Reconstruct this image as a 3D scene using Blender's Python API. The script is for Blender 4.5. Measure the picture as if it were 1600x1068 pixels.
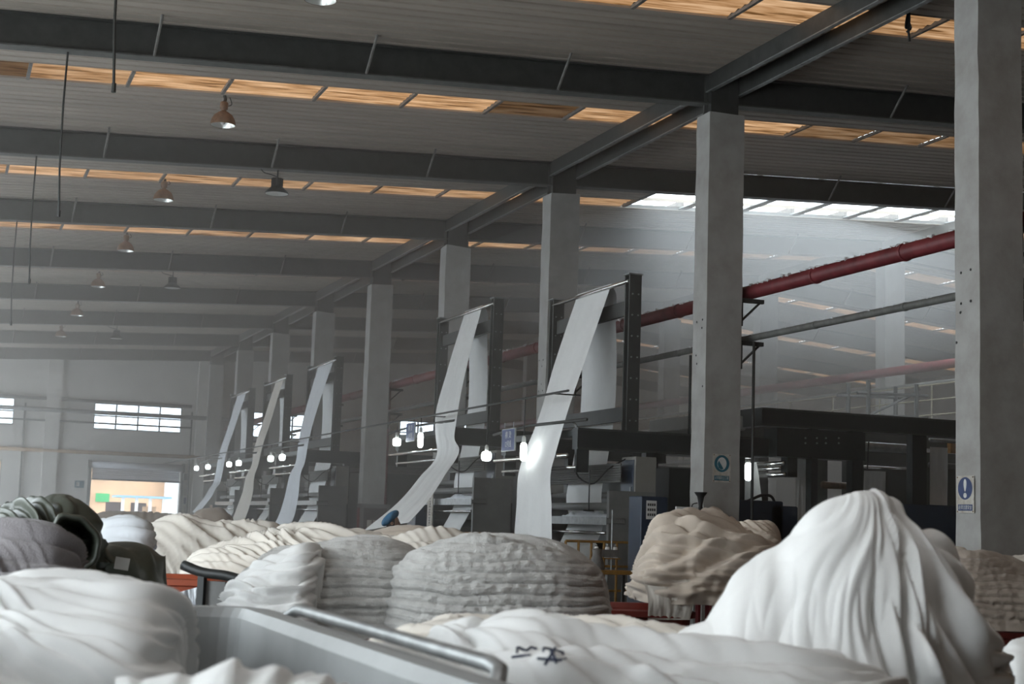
import bpy, bmesh, math, random
import numpy as np
from mathutils import Vector, Matrix

for o in list(bpy.data.objects):
    bpy.data.objects.remove(o, do_unlink=True)
scene = bpy.context.scene
COL = scene.collection
rng = random.Random(7)

# ------------------------------------------------------------------ camera
# World: X to the right of the column row, Y along the row (away), Z up. Eye 1.5 m above the floor.
FPX = 2332.42
EYE = 1.5
YAW, PITCH, ROLL = 0.365024675, 0.121636666, 0.0330185196
_cy, _sy = math.cos(YAW), math.sin(YAW)
_f0 = np.array([_sy, _cy, 0.0]); _r0 = np.array([_cy, -_sy, 0.0]); _u0 = np.array([0, 0, 1.0])
FW = math.cos(PITCH) * _f0 + math.sin(PITCH) * _u0
_up = math.cos(PITCH) * _u0 - math.sin(PITCH) * _f0
RT = math.cos(ROLL) * _r0 + math.sin(ROLL) * _up
UP = -math.sin(ROLL) * _r0 + math.cos(ROLL) * _up
CAM = np.array([0, 0, EYE])

cam_data = bpy.data.cameras.new('camera')
cam = bpy.data.objects.new('camera', cam_data)
COL.objects.link(cam)
cam_data.sensor_width = 36.0
cam_data.lens = FPX / 1600 * 36.0
cam_data.clip_end = 500
m = Matrix(((RT[0], UP[0], -FW[0], 0), (RT[1], UP[1], -FW[1], 0), (RT[2], UP[2], -FW[2], EYE), (0, 0, 0, 1)))
cam.matrix_world = m
cam_data.dof.use_dof = True
cam_data.dof.focus_distance = 24.0
cam_data.dof.aperture_fstop = 4.5
scene.camera = cam

# ------------------------------------------------------------------ view, world, daylight
scene.view_settings.view_transform = 'Standard'
scene.view_settings.look = 'None'
scene.view_settings.exposure = 0.0
scene.view_settings.gamma = 1.0
scene.view_settings.use_curve_mapping = False

world = bpy.data.worlds.new('overcast_sky')
scene.world = world
world.use_nodes = True
wn = world.node_tree
bg = wn.nodes['Background']
bg.inputs['Color'].default_value = (0.86, 0.95, 1.0, 1)
bg.inputs['Strength'].default_value = 6.5

def area_light(name, loc, size_x, size_y, rot, power, color):
    ld = bpy.data.lights.new(name, 'AREA')
    ld.shape = 'RECTANGLE'; ld.size = size_x; ld.size_y = size_y
    ld.energy = power; ld.color = color
    o = bpy.data.objects.new(name, ld); COL.objects.link(o)
    o.location = loc; o.rotation_euler = rot
    return o
# fill lamps added to the daylight entering through the (unseen) left wall: two tall loading doors beside the carts, windows further on, a last opening put in to brighten the far end
LEFT_X = -3.2
OPEN_L = [(-0.5, 2.5, 0.0, 4.2), (5.6, 11.2, 0.0, 4.6)] + [(y - 2.0, y + 2.0, 2.2, 5.6) for y in (15.5, 20.0, 26.0, 32.0, 38.0, 44.0, 49.5)] + [(53.0, 59.5, 0.0, 3.4)]
OPEN_P = [35, 95, 0, 0, 0, 0, 0, 0, 0, 420]
for (ya, yb, za, zb), pw in zip(OPEN_L, OPEN_P):
    if pw: area_light('window_daylight', (LEFT_X - 0.05, (ya + yb) / 2, (za + zb) / 2), zb - za - 0.1, yb - ya - 0.1, (0, math.radians(-90), 0), pw, (0.93, 0.975, 1.0))
# unseen fill lamp added over the carts (above the frame) to brighten the cloth
area_light('roof_strip_daylight', (1.2, 3.92, 7.5), 6.5, 0.8, (0, math.radians(-3.3), 0), 85, (0.93, 0.975, 1.0))
sun_d = bpy.data.lights.new('sun', 'SUN'); sun_d.energy = 7.0; sun_d.angle = math.radians(3.0); sun_d.color = (0.90, 0.96, 1.0)
sun = bpy.data.objects.new('sun', sun_d); COL.objects.link(sun)
sun.rotation_euler = Vector((-0.10, -0.32, -0.92)).to_track_quat('-Z', 'Y').to_euler()

# ------------------------------------------------------------------ helpers
def ray(x, y):
    return (x - 800) / FPX * RT - (y - 534) / FPX * UP + FW
def at(x, y, X=None, Y=None, Z=None, d=None):
    v = ray(x, y)
    if X is not None: t = X / v[0]
    elif Y is not None: t = Y / v[1]
    elif Z is not None: t = (Z - EYE) / v[2]
    else: t = d
    return CAM + t * v

def tag(o, label=None, cat=None, group=None, kind=None):
    if label: o['label'] = label
    if cat: o['category'] = cat
    if group: o['group'] = group
    if kind: o['kind'] = kind
    return o
def empty(name, loc=(0, 0, 0), rz=0.0):
    o = bpy.data.objects.new(name, None); COL.objects.link(o)
    o.location = loc; o.rotation_euler = (0, 0, rz)
    o.empty_display_size = 0.1
    return o
def copy_tree(o, parent=None):
    c = o.copy(); COL.objects.link(c); c.parent = parent
    for ch in list(o.children):
        copy_tree(ch, c)
    return c

class MB:
    """collects simple solids; build() links them as ONE mesh object"""
    def __init__(s):
        s.v = []; s.f = []
    def add(s, vs, fs):
        b = len(s.v); s.v += [tuple(float(c) for c in v) for v in vs]; s.f += [tuple(i + b for i in f) for f in fs]; return s
    def box(s, x0, x1, y0, y1, z0, z1):
        vs = [(x, y, z) for z in (z0, z1) for y in (y0, y1) for x in (x0, x1)]
        return s.add(vs, [(0, 2, 3, 1), (4, 5, 7, 6), (0, 1, 5, 4), (2, 6, 7, 3), (0, 4, 6, 2), (1, 3, 7, 5)])
    def bevbox(s, x0, x1, y0, y1, z0, z1, b=0.01):
        vs = []
        for z, k in ((z0, b), (z0 + b, 0), (z1 - b, 0), (z1, b)):
            xa, xb, ya, yb = x0 + k, x1 - k, y0 + k, y1 - k
            vs += [(xa + b, ya, z), (xb - b, ya, z), (xb, ya + b, z), (xb, yb - b, z), (xb - b, yb, z), (xa + b, yb, z), (xa, yb - b, z), (xa, ya + b, z)]
        fs = [tuple(range(7, -1, -1)), tuple(range(24, 32))]
        for r in range(3):
            for i in range(8):
                j = (i + 1) % 8
                fs.append((r * 8 + i, r * 8 + j, r * 8 + 8 + j, r * 8 + 8 + i))
        return s.add(vs, fs)
    def tube(s, path, r, n=10, caps=True):
        P = [Vector(p) for p in path]
        rs = r if isinstance(r, (list, tuple)) else [r] * len(P)
        vs = []; fs = []; prev = None
        for i, p in enumerate(P):
            t = (P[min(i + 1, len(P) - 1)] - P[max(i - 1, 0)])
            t = t.normalized() if t.length > 1e-9 else Vector((0, 0, 1))
            if prev is None:
                a = Vector((0, 0, 1)) if abs(t.z) < 0.9 else Vector((1, 0, 0))
                u = t.cross(a).normalized()
            else:
                u = (prev - t * prev.dot(t)).normalized()
            prev = u; w = t.cross(u)
            for k in range(n):
                an = 2 * math.pi * k / n
                vs.append(p + (u * math.cos(an) + w * math.sin(an)) * rs[i])
        for i in range(len(P) - 1):
            for k in range(n):
                j = (k + 1) % n
                fs.append((i * n + k, i * n + j, (i + 1) * n + j, (i + 1) * n + k))
        if caps:
            fs.append(tuple(range(n - 1, -1, -1))); fs.append(tuple(range((len(P) - 1) * n, len(P) * n)))
        return s.add(vs, fs)
    def lathe(s, prof, c=(0, 0, 0), n=20):
        vs = []; fs = []
        for (r, z) in prof:
            for k in range(n):
                an = 2 * math.pi * k / n
                vs.append((c[0] + r * math.cos(an), c[1] + r * math.sin(an), c[2] + z))
        for i in range(len(prof) - 1):
            for k in range(n):
                j = (k + 1) % n
                fs.append((i * n + k, i * n + j, (i + 1) * n + j, (i + 1) * n + k))
        return s.add(vs, fs)
    def prism(s, poly, axis, a, b):
        n = len(poly); vs = []
        for t in (a, b):
            for (p, q) in poly:
                vs.append({'x': (t, p, q), 'y': (p, t, q), 'z': (p, q, t)}[axis])
        fs = [tuple(range(n)), tuple(range(2 * n - 1, n - 1, -1))]
        for i in range(n):
            j = (i + 1) % n
            fs.append((i, i + n, j + n, j))
        return s.add(vs, fs)
    def grid(s, A):
        nu, nv, _ = A.shape
        fs = [(i * nv + j, (i + 1) * nv + j, (i + 1) * nv + j + 1, i * nv + j + 1) for i in range(nu - 1) for j in range(nv - 1)]
        return s.add(A.reshape(-1, 3), fs)
    def build(s, name, mat, parent=None, smooth=False, fix=True):
        me = bpy.data.meshes.new(name)
        me.from_pydata(s.v, [], s.f)
        if fix:
            bm = bmesh.new(); bm.from_mesh(me); bmesh.ops.recalc_face_normals(bm, faces=bm.faces); bm.to_mesh(me); bm.free()
        if smooth:
            me.polygons.foreach_set('use_smooth', [True] * len(me.polygons))
        me.materials.append(MAT[mat] if isinstance(mat, str) else mat)
        me.update()
        o = bpy.data.objects.new(name, me); COL.objects.link(o)
        if parent is not None: o.parent = parent
        return o
def B(x0, x1, y0, y1, z0, z1):
    return MB().box(x0, x1, y0, y1, z0, z1)

# ------------------------------------------------------------------ materials
MAT = {}
def mat(name, col, rough=0.6, metal=0.0, var=0.15, scale=3.0, bump=0.0, bscale=40.0, stretch=(1, 1, 1), spec=0.5, col2=None, sheen=0.0):
    m = bpy.data.materials.new(name); m.use_nodes = True
    nt = m.node_tree; p = nt.nodes['Principled BSDF']
    p.inputs['Roughness'].default_value = rough; p.inputs['Metallic'].default_value = metal
    p.inputs['Specular IOR Level'].default_value = spec
    if sheen: p.inputs['Sheen Weight'].default_value = sheen
    tc = nt.nodes.new('ShaderNodeTexCoord'); mp = nt.nodes.new('ShaderNodeMapping')
    mp.inputs['Scale'].default_value = stretch
    nt.links.new(tc.outputs['Object'], mp.inputs['Vector'])
    nz = nt.nodes.new('ShaderNodeTexNoise'); nz.inputs['Scale'].default_value = scale; nz.inputs['Detail'].default_value = 6
    nz.inputs['Roughness'].default_value = 0.62
    nt.links.new(mp.outputs['Vector'], nz.inputs['Vector'])
    cr = nt.nodes.new('ShaderNodeValToRGB')
    c2 = col2 if col2 else tuple(c * (1 - var) for c in col)
    c1 = tuple(min(1, c * (1 + var * 0.5)) for c in col)
    cr.color_ramp.elements[0].position = 0.3; cr.color_ramp.elements[0].color = (*c2, 1)
    cr.color_ramp.elements[1].position = 0.65; cr.color_ramp.elements[1].color = (*c1, 1)
    nt.links.new(nz.outputs['Fac'], cr.inputs['Fac'])
    nt.links.new(cr.outputs['Color'], p.inputs['Base Color'])
    if bump:
        n2 = nt.nodes.new('ShaderNodeTexNoise'); n2.inputs['Scale'].default_value = bscale; n2.inputs['Detail'].default_value = 5
        nt.links.new(mp.outputs['Vector'], n2.inputs['Vector'])
        bp = nt.nodes.new('ShaderNodeBump'); bp.inputs['Strength'].default_value = bump; bp.inputs['Distance'].default_value = 0.02
        nt.links.new(n2.outputs['Fac'], bp.inputs['Height'])
        nt.links.new(bp.outputs['Normal'], p.inputs['Normal'])
    MAT[name] = m
    return m
def emis(name, col, strength):
    m = bpy.data.materials.new(name); m.use_nodes = True
    nt = m.node_tree; nt.nodes.remove(nt.nodes['Principled BSDF'])
    e = nt.nodes.new('ShaderNodeEmission'); e.inputs['Color'].default_value = (*col, 1); e.inputs['Strength'].default_value = strength
    nt.links.new(e.outputs[0], nt.nodes['Material Output'].inputs['Surface'])
    MAT[name] = m
    return m

mat('floor_concrete', (0.16, 0.15, 0.14), 0.75, var=0.35, scale=1.2, bump=0.2)
mat('wall_plaster', (0.56, 0.54, 0.51), 0.85, var=0.14, scale=0.9, bump=0.1)
mat('column_paint', (0.365, 0.36, 0.345), 0.8, var=0.13, scale=2.2, bump=0.15, bscale=14, col2=(0.29, 0.275, 0.255))
mat('roof_sheet', (0.36, 0.315, 0.268), 0.6, var=0.18, scale=1.6, stretch=(0.25, 2.2, 1), metal=0.1)
mat('steel_dark', (0.045, 0.045, 0.042), 0.55, var=0.3, scale=5)
mat('steel_flange', (0.10, 0.10, 0.095), 0.5, var=0.3, scale=6)
mat('brace_steel', (0.16, 0.15, 0.14), 0.6, var=0.4, scale=8)
mat('machine_black', (0.018, 0.021, 0.021), 0.45, var=0.3, scale=5)
mat('machine_grey', (0.17, 0.17, 0.165), 0.5, var=0.2, scale=4)
mat('machine_blue', (0.022, 0.035, 0.06), 0.4, var=0.2, scale=4)
mat('machine_beige', (0.22, 0.21, 0.19), 0.5, var=0.12, scale=4)
mat('chrome', (0.62, 0.62, 0.60), 0.22, metal=1.0, var=0.2, scale=9)
mat('galvanised', (0.35, 0.36, 0.36), 0.45, metal=0.7, var=0.3, scale=10)
mat('pipe_red', (0.15, 0.022, 0.026), 0.5, var=0.35, scale=4)
mat('pipe_grey', (0.13, 0.13, 0.12), 0.6, var=0.35, scale=5)
mat('pipe_tan', (0.50, 0.34, 0.20), 0.6, var=0.2, scale=4)
mat('lint', (0.68, 0.69, 0.70), 0.95, var=0.2, scale=20, bump=0.5)
mat('rail_yellow', (0.30, 0.15, 0.025), 0.55, var=0.35, scale=9)
mat('rail_faded', (0.22, 0.19, 0.12), 0.6, var=0.3, scale=9)
mat('shutter', (0.60, 0.61, 0.65), 0.5, var=0.1, scale=4)
mat('lamp_brown', (0.16, 0.095, 0.055), 0.6, var=0.4, scale=20)
mat('lamp_dark', (0.035, 0.035, 0.032), 0.5, var=0.3, scale=20)
mat('lamp_reflector', (0.75, 0.75, 0.72), 0.3, metal=0.6, var=0.1)
mat('black_rubber', (0.012, 0.012, 0.012), 0.6, var=0.2)
mat('window_frame', (0.20, 0.20, 0.20), 0.5, var=0.2)

# ------------------------------------------------------------------ building grid
CX = 10.145                                   # aisle face of the column row
def CYn(n): return 18.78 + 6.0 * n            # near face of column n
YFAR = CYn(7) + 0.42
YBACK = -8.0
RIDGE_X = 22.0
XR = 36.0
def roof_z(x):
    return 7.56 + 0.058 * x if x <= RIDGE_X else 7.56 + 0.058 * RIDGE_X - 0.08 * (x - RIDGE_X)
def raft_z(x):                                 # underside of the roof beams
    return roof_z(x) - 0.44

def wall_holes(axis, c0, c1, lo, hi, z0, z1, holes):
    """solid wall slab with rectangular openings; holes = (a, b, za, zb)"""
    mb = MB()
    us = sorted({lo, hi, *[h[0] for h in holes], *[h[1] for h in holes]})
    zs = sorted({z0, z1, *[h[2] for h in holes], *[h[3] for h in holes]})
    for i in range(len(us) - 1):
        for j in range(len(zs) - 1):
            u = (us[i] + us[i + 1]) / 2; z = (zs[j] + zs[j + 1]) / 2
            if any(h[0] < u < h[1] and h[2] < z < h[3] for h in holes): continue
            if axis == 'y': mb.box(us[i], us[i + 1], c0, c1, zs[j], zs[j + 1])
            else: mb.box(c0, c1, us[i], us[i + 1], zs[j], zs[j + 1])
    return mb
def struct(o): return tag(o, kind='structure')

floor = struct(B(LEFT_X - 0.3, XR + 0.3, YBACK - 0.3, YFAR, -0.2, 0.0).build('floor', 'floor_concrete'))
FAR_WINS = [(-0.6, 2.72), (5.75, 9.18), (12.1, 15.4), (18.4, 21.7), (24.7, 28.0)]
DOOR = (5.8, 9.25, 0.0, 3.18)
LOWWIN = (-0.9, 2.42, 1.3, 3.36)
holes = [(a, b, 4.72, 5.78) for a, b in FAR_WINS] + [DOOR, LOWWIN]
wall_far = struct(wall_holes('y', YFAR, YFAR + 0.3, LEFT_X - 0.3, XR + 0.3, 0, 9.2, holes).build('wall_far', 'wall_plaster'))
struct(wall_holes('x', LEFT_X - 0.3, LEFT_X, YBACK, YFAR, 0, 8.6, OPEN_L).build('wall_left', 'wall_plaster'))
struct(B(LEFT_X - 0.3, XR + 0.3, YBACK - 0.3, YBACK, 0, 9.2).build('wall_back', 'floor_concrete'))
struct(B(XR, XR + 0.3, YBACK, YFAR, 0, 9.2).build('wall_right', 'floor_concrete'))
# ---- roof: ribbed liner sheets, skylight strips, purlins
ceiling = struct(empty('ceiling'))
STRIP = {-4: (-2.5, -1.66), -3: (3.5, 4.34), -2: (9.6, 10.44), -1: (15.65, 16.5), 0: (21.13, 21.97), 1: (27.78, 28.6), 2: (33.42, 34.28),
         3: (39.38, 40.12), 4: (45.38, 46.2), 5: (51.4, 52.2), 6: (57.4, 58.2)}
OPENING = (13.35, 21.9, 25.2, 28.45)           # clear roof light in the bay beyond column 1
PITCH_R = 0.23
def sheet_mesh(y0, y1, xs):
    n = max(1, round((y1 - y0) / PITCH_R)); p = (y1 - y0) / n
    prof = []
    for i in range(n):
        a = y0 + i * p
        prof += [(a, 0), (a + p * 0.70, 0), (a + p * 0.74, 0.055), (a + p * 0.93, 0.055)]
    prof.append((y1, 0))
    A = np.array([[(x, y, roof_z(x) + h) for (y, h) in prof] for x in xs])
    return MB().grid(A)
def xs_for(a, b):
    return [a] + ([RIDGE_X] if a < RIDGE_X < b else []) + [b]
def split(a, b, w=0.92):
    n = max(1, round((b - a) / w)); return [(a + (b - a) * i / n, a + (b - a) * (i + 1) / n) for i in range(n)]
XL = LEFT_X
edges = [YBACK] + [s for k in sorted(STRIP) for s in STRIP[k]] + [YFAR]
for i in range(0, len(edges), 2):
    for (a, b) in split(edges[i], edges[i + 1]):
        spans = [(XL, XR)]
        if a < OPENING[3] - 0.05 and b > OPENING[2] + 0.05:
            spans = [(XL, OPENING[0]), (OPENING[1], XR)]
        for (xa, xb) in spans:
            sheet_mesh(a, b, xs_for(xa, xb)).build('roof_sheet', 'roof_sheet', ceiling, fix=False)
PURL = [0.83 + 1.39 * k for k in range(-5, 25)]
PURL = [x for x in PURL if XL + 0.2 < x < XR - 0.2]
for x in PURL:
    z = roof_z(x)
    spans = [(YBACK, YFAR)] if not OPENING[0] < x < OPENING[1] else [(YBACK, OPENING[2]), (OPENING[3], YFAR)]
    for (ya, yb) in spans:
        B(x - 0.035, x + 0.035, ya, yb, z + 0.06, z + 0.2).build('purlin', 'brace_steel', ceiling)
# skylight material: sun-yellowed fibreglass glowing with daylight, streaked with dirt along the ribs
sm = bpy.data.materials.new('skylight'); sm.use_nodes = True
nt = sm.node_tree; nt.nodes.remove(nt.nodes['Principled BSDF'])
tc = nt.nodes.new('ShaderNodeTexCoord'); mp = nt.nodes.new('ShaderNodeMapping'); mp.inputs['Scale'].default_value = (0.7, 8, 1)
oi = nt.nodes.new('ShaderNodeObjectInfo')
nz = nt.nodes.new('ShaderNodeTexNoise'); nz.noise_dimensions = '4D'; nz.inputs['Scale'].default_value = 2.0; nz.inputs['Detail'].default_value = 5
nt.links.new(tc.outputs['Object'], mp.inputs['Vector']); nt.links.new(mp.outputs['Vector'], nz.inputs['Vector'])
mul = nt.nodes.new('ShaderNodeMath'); mul.operation = 'MULTIPLY'; mul.inputs[1].default_value = 20
nt.links.new(oi.outputs['Random'], mul.inputs[0]); nt.links.new(mul.outputs[0], nz.inputs['W'])
cr = nt.nodes.new('ShaderNodeValToRGB')
e0, e1 = cr.color_ramp.elements
e0.position = 0.34; e0.color = (0.16, 0.075, 0.025, 1); e1.position = 0.70; e1.color = (0.92, 0.60, 0.35, 1)
em = cr.color_ramp.elements.new(0.46); em.color = (0.52, 0.285, 0.13, 1)
nt.links.new(nz.outputs['Fac'], cr.inputs['Fac'])
mx = nt.nodes.new('ShaderNodeMix'); mx.data_type = 'RGBA'; mx.blend_type = 'MULTIPLY'; mx.inputs['Factor'].default_value = 1
nt.links.new(cr.outputs['Color'], mx.inputs['A']); nt.links.new(oi.outputs['Color'], mx.inputs['B'])
ee = nt.nodes.new('ShaderNodeEmission'); ee.inputs['Strength'].default_value = 1.0
nt.links.new(mx.outputs['Result'], ee.inputs['Color']); nt.links.new(ee.outputs[0], nt.nodes['Material Output'].inputs['Surface'])
MAT['skylight'] = sm
pxs = [XL] + PURL + [XR]
for k, (s0, s1) in STRIP.items():
    for i in range(len(pxs) - 1):
        xa, xb = pxs[i], pxs[i + 1]; xm = (xa + xb) / 2
        if k == 1 and OPENING[0] - 0.7 < xm < OPENING[1]: continue
        slope = (roof_z(xb) - roof_z(xa)) / (xb - xa)
        nr = 5; mb = MB()
        A = []
        for x in (xa + 0.02 - xm, xb - 0.02 - xm):
            row = []
            for r in range(nr * 2 + 1):
                row.append((x, (s1 - s0) * (r / (nr * 2) - 0.5), x * slope + 0.03 + (0.025 if r % 2 else 0)))
            A.append(row)
        o = mb.grid(np.array(A)).build('skylight_panel', 'skylight', ceiling, fix=False)
        o.location = (xm, (s0 + s1) / 2, roof_z(xm))
        br = 0.75 + 0.3 * rng.random()
        if k == 0 and xm < 0.8: br = 0.22
        if k == 0 and 7.8 < xm < 9.2: br = 0.18
        if k == 0 and xm > 13.3: br *= 0.45
        if k == 2 and xm > 14: br *= 0.55
        if k == -1: br *= 0.85
        o.color = (br, br, br, 1)
        if i:
            z = roof_z(xa)
            B(xa - 0.024, xa + 0.024, s0, s1, z - 0.012, z + 0.03).build('skylight_bar', 'brace_steel', ceiling)
    for yy in (s0, s1):
        mb = MB()
        A = np.array([[(x, yy, roof_z(x)), (x, yy, roof_z(x) + 0.07)] for x in (XL, RIDGE_X, XR)])
        mb.grid(A).build('skylight_curb', 'roof_sheet', ceiling, fix=False)
# ---- edge frame of the clear roof light
ox0, ox1, oy0, oy1 = OPENING
for (a, b, c, d) in ((ox0 - 0.06, ox0, oy0, oy1), (ox1, ox1 + 0.06, oy0, oy1)):
    B(a, b, c, d, roof_z(a) - 0.02, roof_z(a) + 0.05).build('roof_light_curb', 'steel_flange', ceiling)
for yy in (oy0, oy1):
    A = np.array([[(x, yy, roof_z(x) - 0.02), (x, yy, roof_z(x) + 0.05)] for x in (ox0, ox1)])
    MB().grid(A).build('roof_light_curb', 'steel_flange', ceiling, fix=False)
for x in [0.83 + 1.39 * k for k in range(9, 16)]:
    if ox0 < x < ox1:
        B(x - 0.09, x + 0.09, oy0, oy1, roof_z(x) - 0.01, roof_z(x) + 0.02).build('roof_light_bar', 'galvanised', ceiling)

# ------------------------------------------------------------------ roof beams and columns
def sloped(x0, x1, y0, y1, zlo, zhi):
    """box following the roof slope between x0 and x1, zlo/zhi relative to roof_z"""
    mb = MB(); xs = xs_for(x0, x1)
    for a, b in zip(xs[:-1], xs[1:]):
        vs = []
        for x in (a, b):
            for y in (y0, y1):
                for h in (zlo, zhi): vs.append((x, y, roof_z(x) + h))
        mb.add(vs, [(0, 1, 3, 2), (4, 6, 7, 5), (0, 4, 5, 1), (2, 3, 7, 6), (0, 2, 6, 4), (1, 5, 7, 3)])
    return mb
for n in range(-4, 8):
    y = CYn(n) + 0.2
    r = empty('roof_beam', (0, y, 0))
    lab = 'dark steel roof beam crossing under the ribbed roof from bay to bay'
    tag(r, lab, 'beam', 'steel roof beams')
    sloped(XL, XR, -0.012, 0.012, -0.42, -0.02).build('web', 'steel_dark', r)
    sloped(XL, XR, -0.11, 0.11, -0.44, -0.42).build('bottom_flange', 'steel_flange', r)
    sloped(XL, XR, -0.11, 0.11, -0.02, -0.002).build('top_flange', 'steel_dark', r)
    for j, x in enumerate(PURL):
        if round((x - 0.83) / 1.39) % 2 != 1 or not (-2 < x < 30) or 9.8 < x < 11.2 or 21 < x < 22.6: continue
        z = roof_z(x)
        MB().tube([(x, -0.1, z - 0.42), (x + 0.02, -0.5, z - 0.005)], 0.02, 6).build('fly_brace', 'brace_steel', r)

WX, WY = 0.573, 0.405
def column(x, n, label, ztop):
    r = empty('concrete_column', (x, CYn(n), 0))
    tag(r, label, 'column', 'white columns between the bays')
    mb = MB()
    # rough plaster: subdivided shaft with slightly uneven edges
    nz_ = 26; rr = random.Random(n * 13 + int(x))
    loop = [(0, 0), (WX, 0), (WX, WY), (0, WY)]
    vs = []
    for i in range(nz_ + 1):
        z = ztop * i / nz_
        for (a, b) in loop:
            vs.append((a + rr.uniform(-1, 1) * 0.006, b + rr.uniform(-1, 1) * 0.006, z if i < nz_ else z - rr.uniform(0, 0.07)))
    fs = [(i * 4 + k, i * 4 + (k + 1) % 4, i * 4 + 4 + (k + 1) % 4, i * 4 + 4 + k) for i in range(nz_) for k in range(4)]
    fs.append((nz_ * 4, nz_ * 4 + 1, nz_ * 4 + 2, nz_ * 4 + 3))
    mb.add(vs, fs).build('shaft', 'column_paint', r)
    rz = roof_z(x)
    B(0.06, WX - 0.06, 0.08, WY - 0.08, ztop - 0.08, rz - 0.02).build('steel_stub', 'steel_dark', r)
    B(0.0, WX, 0.185, 0.215, ztop - 0.02, rz - 0.02).build('stiffener_plate', 'steel_flange', r)
    for (px, py) in HOLES.get(n, []) if x == CX else []:
        h = at(px, py, X=CX)
        if 0.02 < h[1] - CYn(n) < WY - 0.02:
            MB().lathe([(0.016, 0.0), (0.012, 0.004), (0.0, 0.004)], (0, 0, 0), 8).build('bolt_hole', 'black_rubber', r).matrix_local = Matrix.Translation((-0.004, float(h[1]) - CYn(n), float(h[2]))) @ Matrix(((0, 0, -1, 0), (0, 1, 0, 0), (1, 0, 0, 0), (0, 0, 0, 1)))
    return r
HOLES = {-1: [(1502, 426), (1517, 421), (1502, 474), (1517, 470), (1501, 488), (1495, 535)], 0: [(1089, 503), (1098, 499), (1097, 512), (1088, 555), (1089, 568), (1098, 603)], 1: [(843, 563), (849, 562), (847, 572), (846, 600), (842, 611), (848, 610)]}
ZT = 7.584
for n in range(-2, 8):
    lab = {-1: 'white concrete column bearing the blue exclamation mark sign', 0: 'white concrete column bearing the teal protective gear sign',
           }.get(n, 'plain white concrete column without a sign in the row beside the machines')
    column(CX, n, lab, ZT)
for n in range(-1, 8):
    column(21.6, n, 'white concrete column of the farther row behind the machine hall', 8.28)
# longitudinal tie beams along the column rows
for (bx, lab) in ((CX, 'long steel tie beam along the tops of the near column row'), (21.6, 'long steel tie beam along the tops of the far column row')):
    t = empty('tie_beam', (bx, 0, 0)); tag(t, lab, 'beam')
    rz = roof_z(bx)
    for dx in (0.02, 0.53):
        B(dx, dx + 0.02, YBACK, YFAR, rz - 0.24, rz).build('channel', 'steel_dark', t)
        B(dx - 0.0, dx + 0.07, YBACK, YFAR, rz - 0.255, rz - 0.24).build('channel_lip', 'galvanised', t)

# ------------------------------------------------------------------ far wall: windows, shutter door, pipes
glass = bpy.data.materials.new('window_glass'); glass.use_nodes = True
p = glass.node_tree.nodes['Principled BSDF']; p.inputs['Base Color'].default_value = (0.9, 0.95, 1, 1); p.inputs['Roughness'].default_value = 0.05
p.inputs['Transmission Weight'].default_value = 1.0; p.inputs['IOR'].default_value = 1.02
MAT['glass'] = glass
for i, (a, b) in enumerate(FAR_WINS):
    w = struct(empty('window_%d' % (i + 1), (a, YFAR, 4.72)))
    W_ = b - a; H_ = 1.06
    for z in (0, 0.52, H_ - 0.05):
        B(0, W_, 0.05, 0.11, z, z + 0.05).build('window_rail', 'window_frame', w)
    for k in range(5):
        x = W_ * k / 4
        B(max(0, x - 0.03), min(W_, x + 0.03), 0.045, 0.115, 0, H_).build('window_mullion', 'window_frame', w)
    for k in range(4):
        for z in (0.05, 0.57):
            B(W_ * k / 4 + 0.03, W_ * (k + 1) / 4 - 0.03, 0.075, 0.081, z, z + 0.45).build('window_pane', 'glass', w)
w = struct(empty('window_6', (LOWWIN[0], YFAR, LOWWIN[2])))
W_ = LOWWIN[1] - LOWWIN[0]; H_ = LOWWIN[3] - LOWWIN[2]
for k in range(4):
    x = W_ * k / 3
    B(max(0, x - 0.04), min(W_, x + 0.04), 0.04, 0.12, 0, H_).build('window_mullion', 'window_frame', w)
for z in (0, 1.05, H_ - 0.06): B(0, W_, 0.04, 0.12, z, z + 0.06).build('window_rail', 'window_frame', w)
for k in range(3):
    B(W_ * k / 3 + 0.04, W_ * (k + 1) / 3 - 0.04, 0.075, 0.081, 0.06, H_ - 0.06).build('window_pane', 'glass', w)
# roller shutter, half lowered
d = struct(empty('door_1', (DOOR[0], YFAR, 0)))
W_ = DOOR[1] - DOOR[0]
for k in range(6):
    z = 2.76 + k * 0.075
    MB().prism([(0.02, z), (-0.02, z + 0.02), (-0.02, z + 0.055), (0.02, z + 0.073)], 'x', 0.02, W_ - 0.02).build('shutter_slat', 'shutter', d)
B(0.0, W_, -0.03, 0.03, 2.72, 2.765).build('shutter_bottom_bar', 'galvanised', d)
MB().tube([(-0.05, -0.1, 3.32), (W_ + 0.05, -0.1, 3.32)], 0.13, 16).build('shutter_roll', 'shutter', d, smooth=True)
for x in (-0.13, W_ + 0.03): B(x, x + 0.1, -0.1, 0.0, 0, 3.3).build('shutter_guide', 'galvanised', d)
B(W_ + 0.12, W_ + 0.3, -0.25, -0.02, 2.85, 3.1).build('shutter_motor', 'machine_grey', d)
for x in (-0.15, W_ + 0.05): B(x, x + 0.1, -0.26, 0.0, 3.15, 3.5).build('shutter_bracket', 'machine_grey', d)
def pipe(name, pts, r, mt, label, cat='pipe', group=None, n=12, clamps=None, cm='steel_flange'):
    o0 = np.array(pts[0], float)
    t = empty(name, tuple(o0)); tag(t, label, cat, group)
    MB().tube([np.array(q, float) - o0 for q in pts], r, n).build('pipe_run', mt, t, smooth=True)
    for c in clamps or []:
        c = np.array(c, float) - o0
        MB().lathe([(r * 1.02, -0.03), (r * 1.25, -0.03), (r * 1.25, 0.03), (r * 1.02, 0.03)], (0, 0, 0), 12).build('clamp', cm, t).location = tuple(c)
    return t
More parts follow.
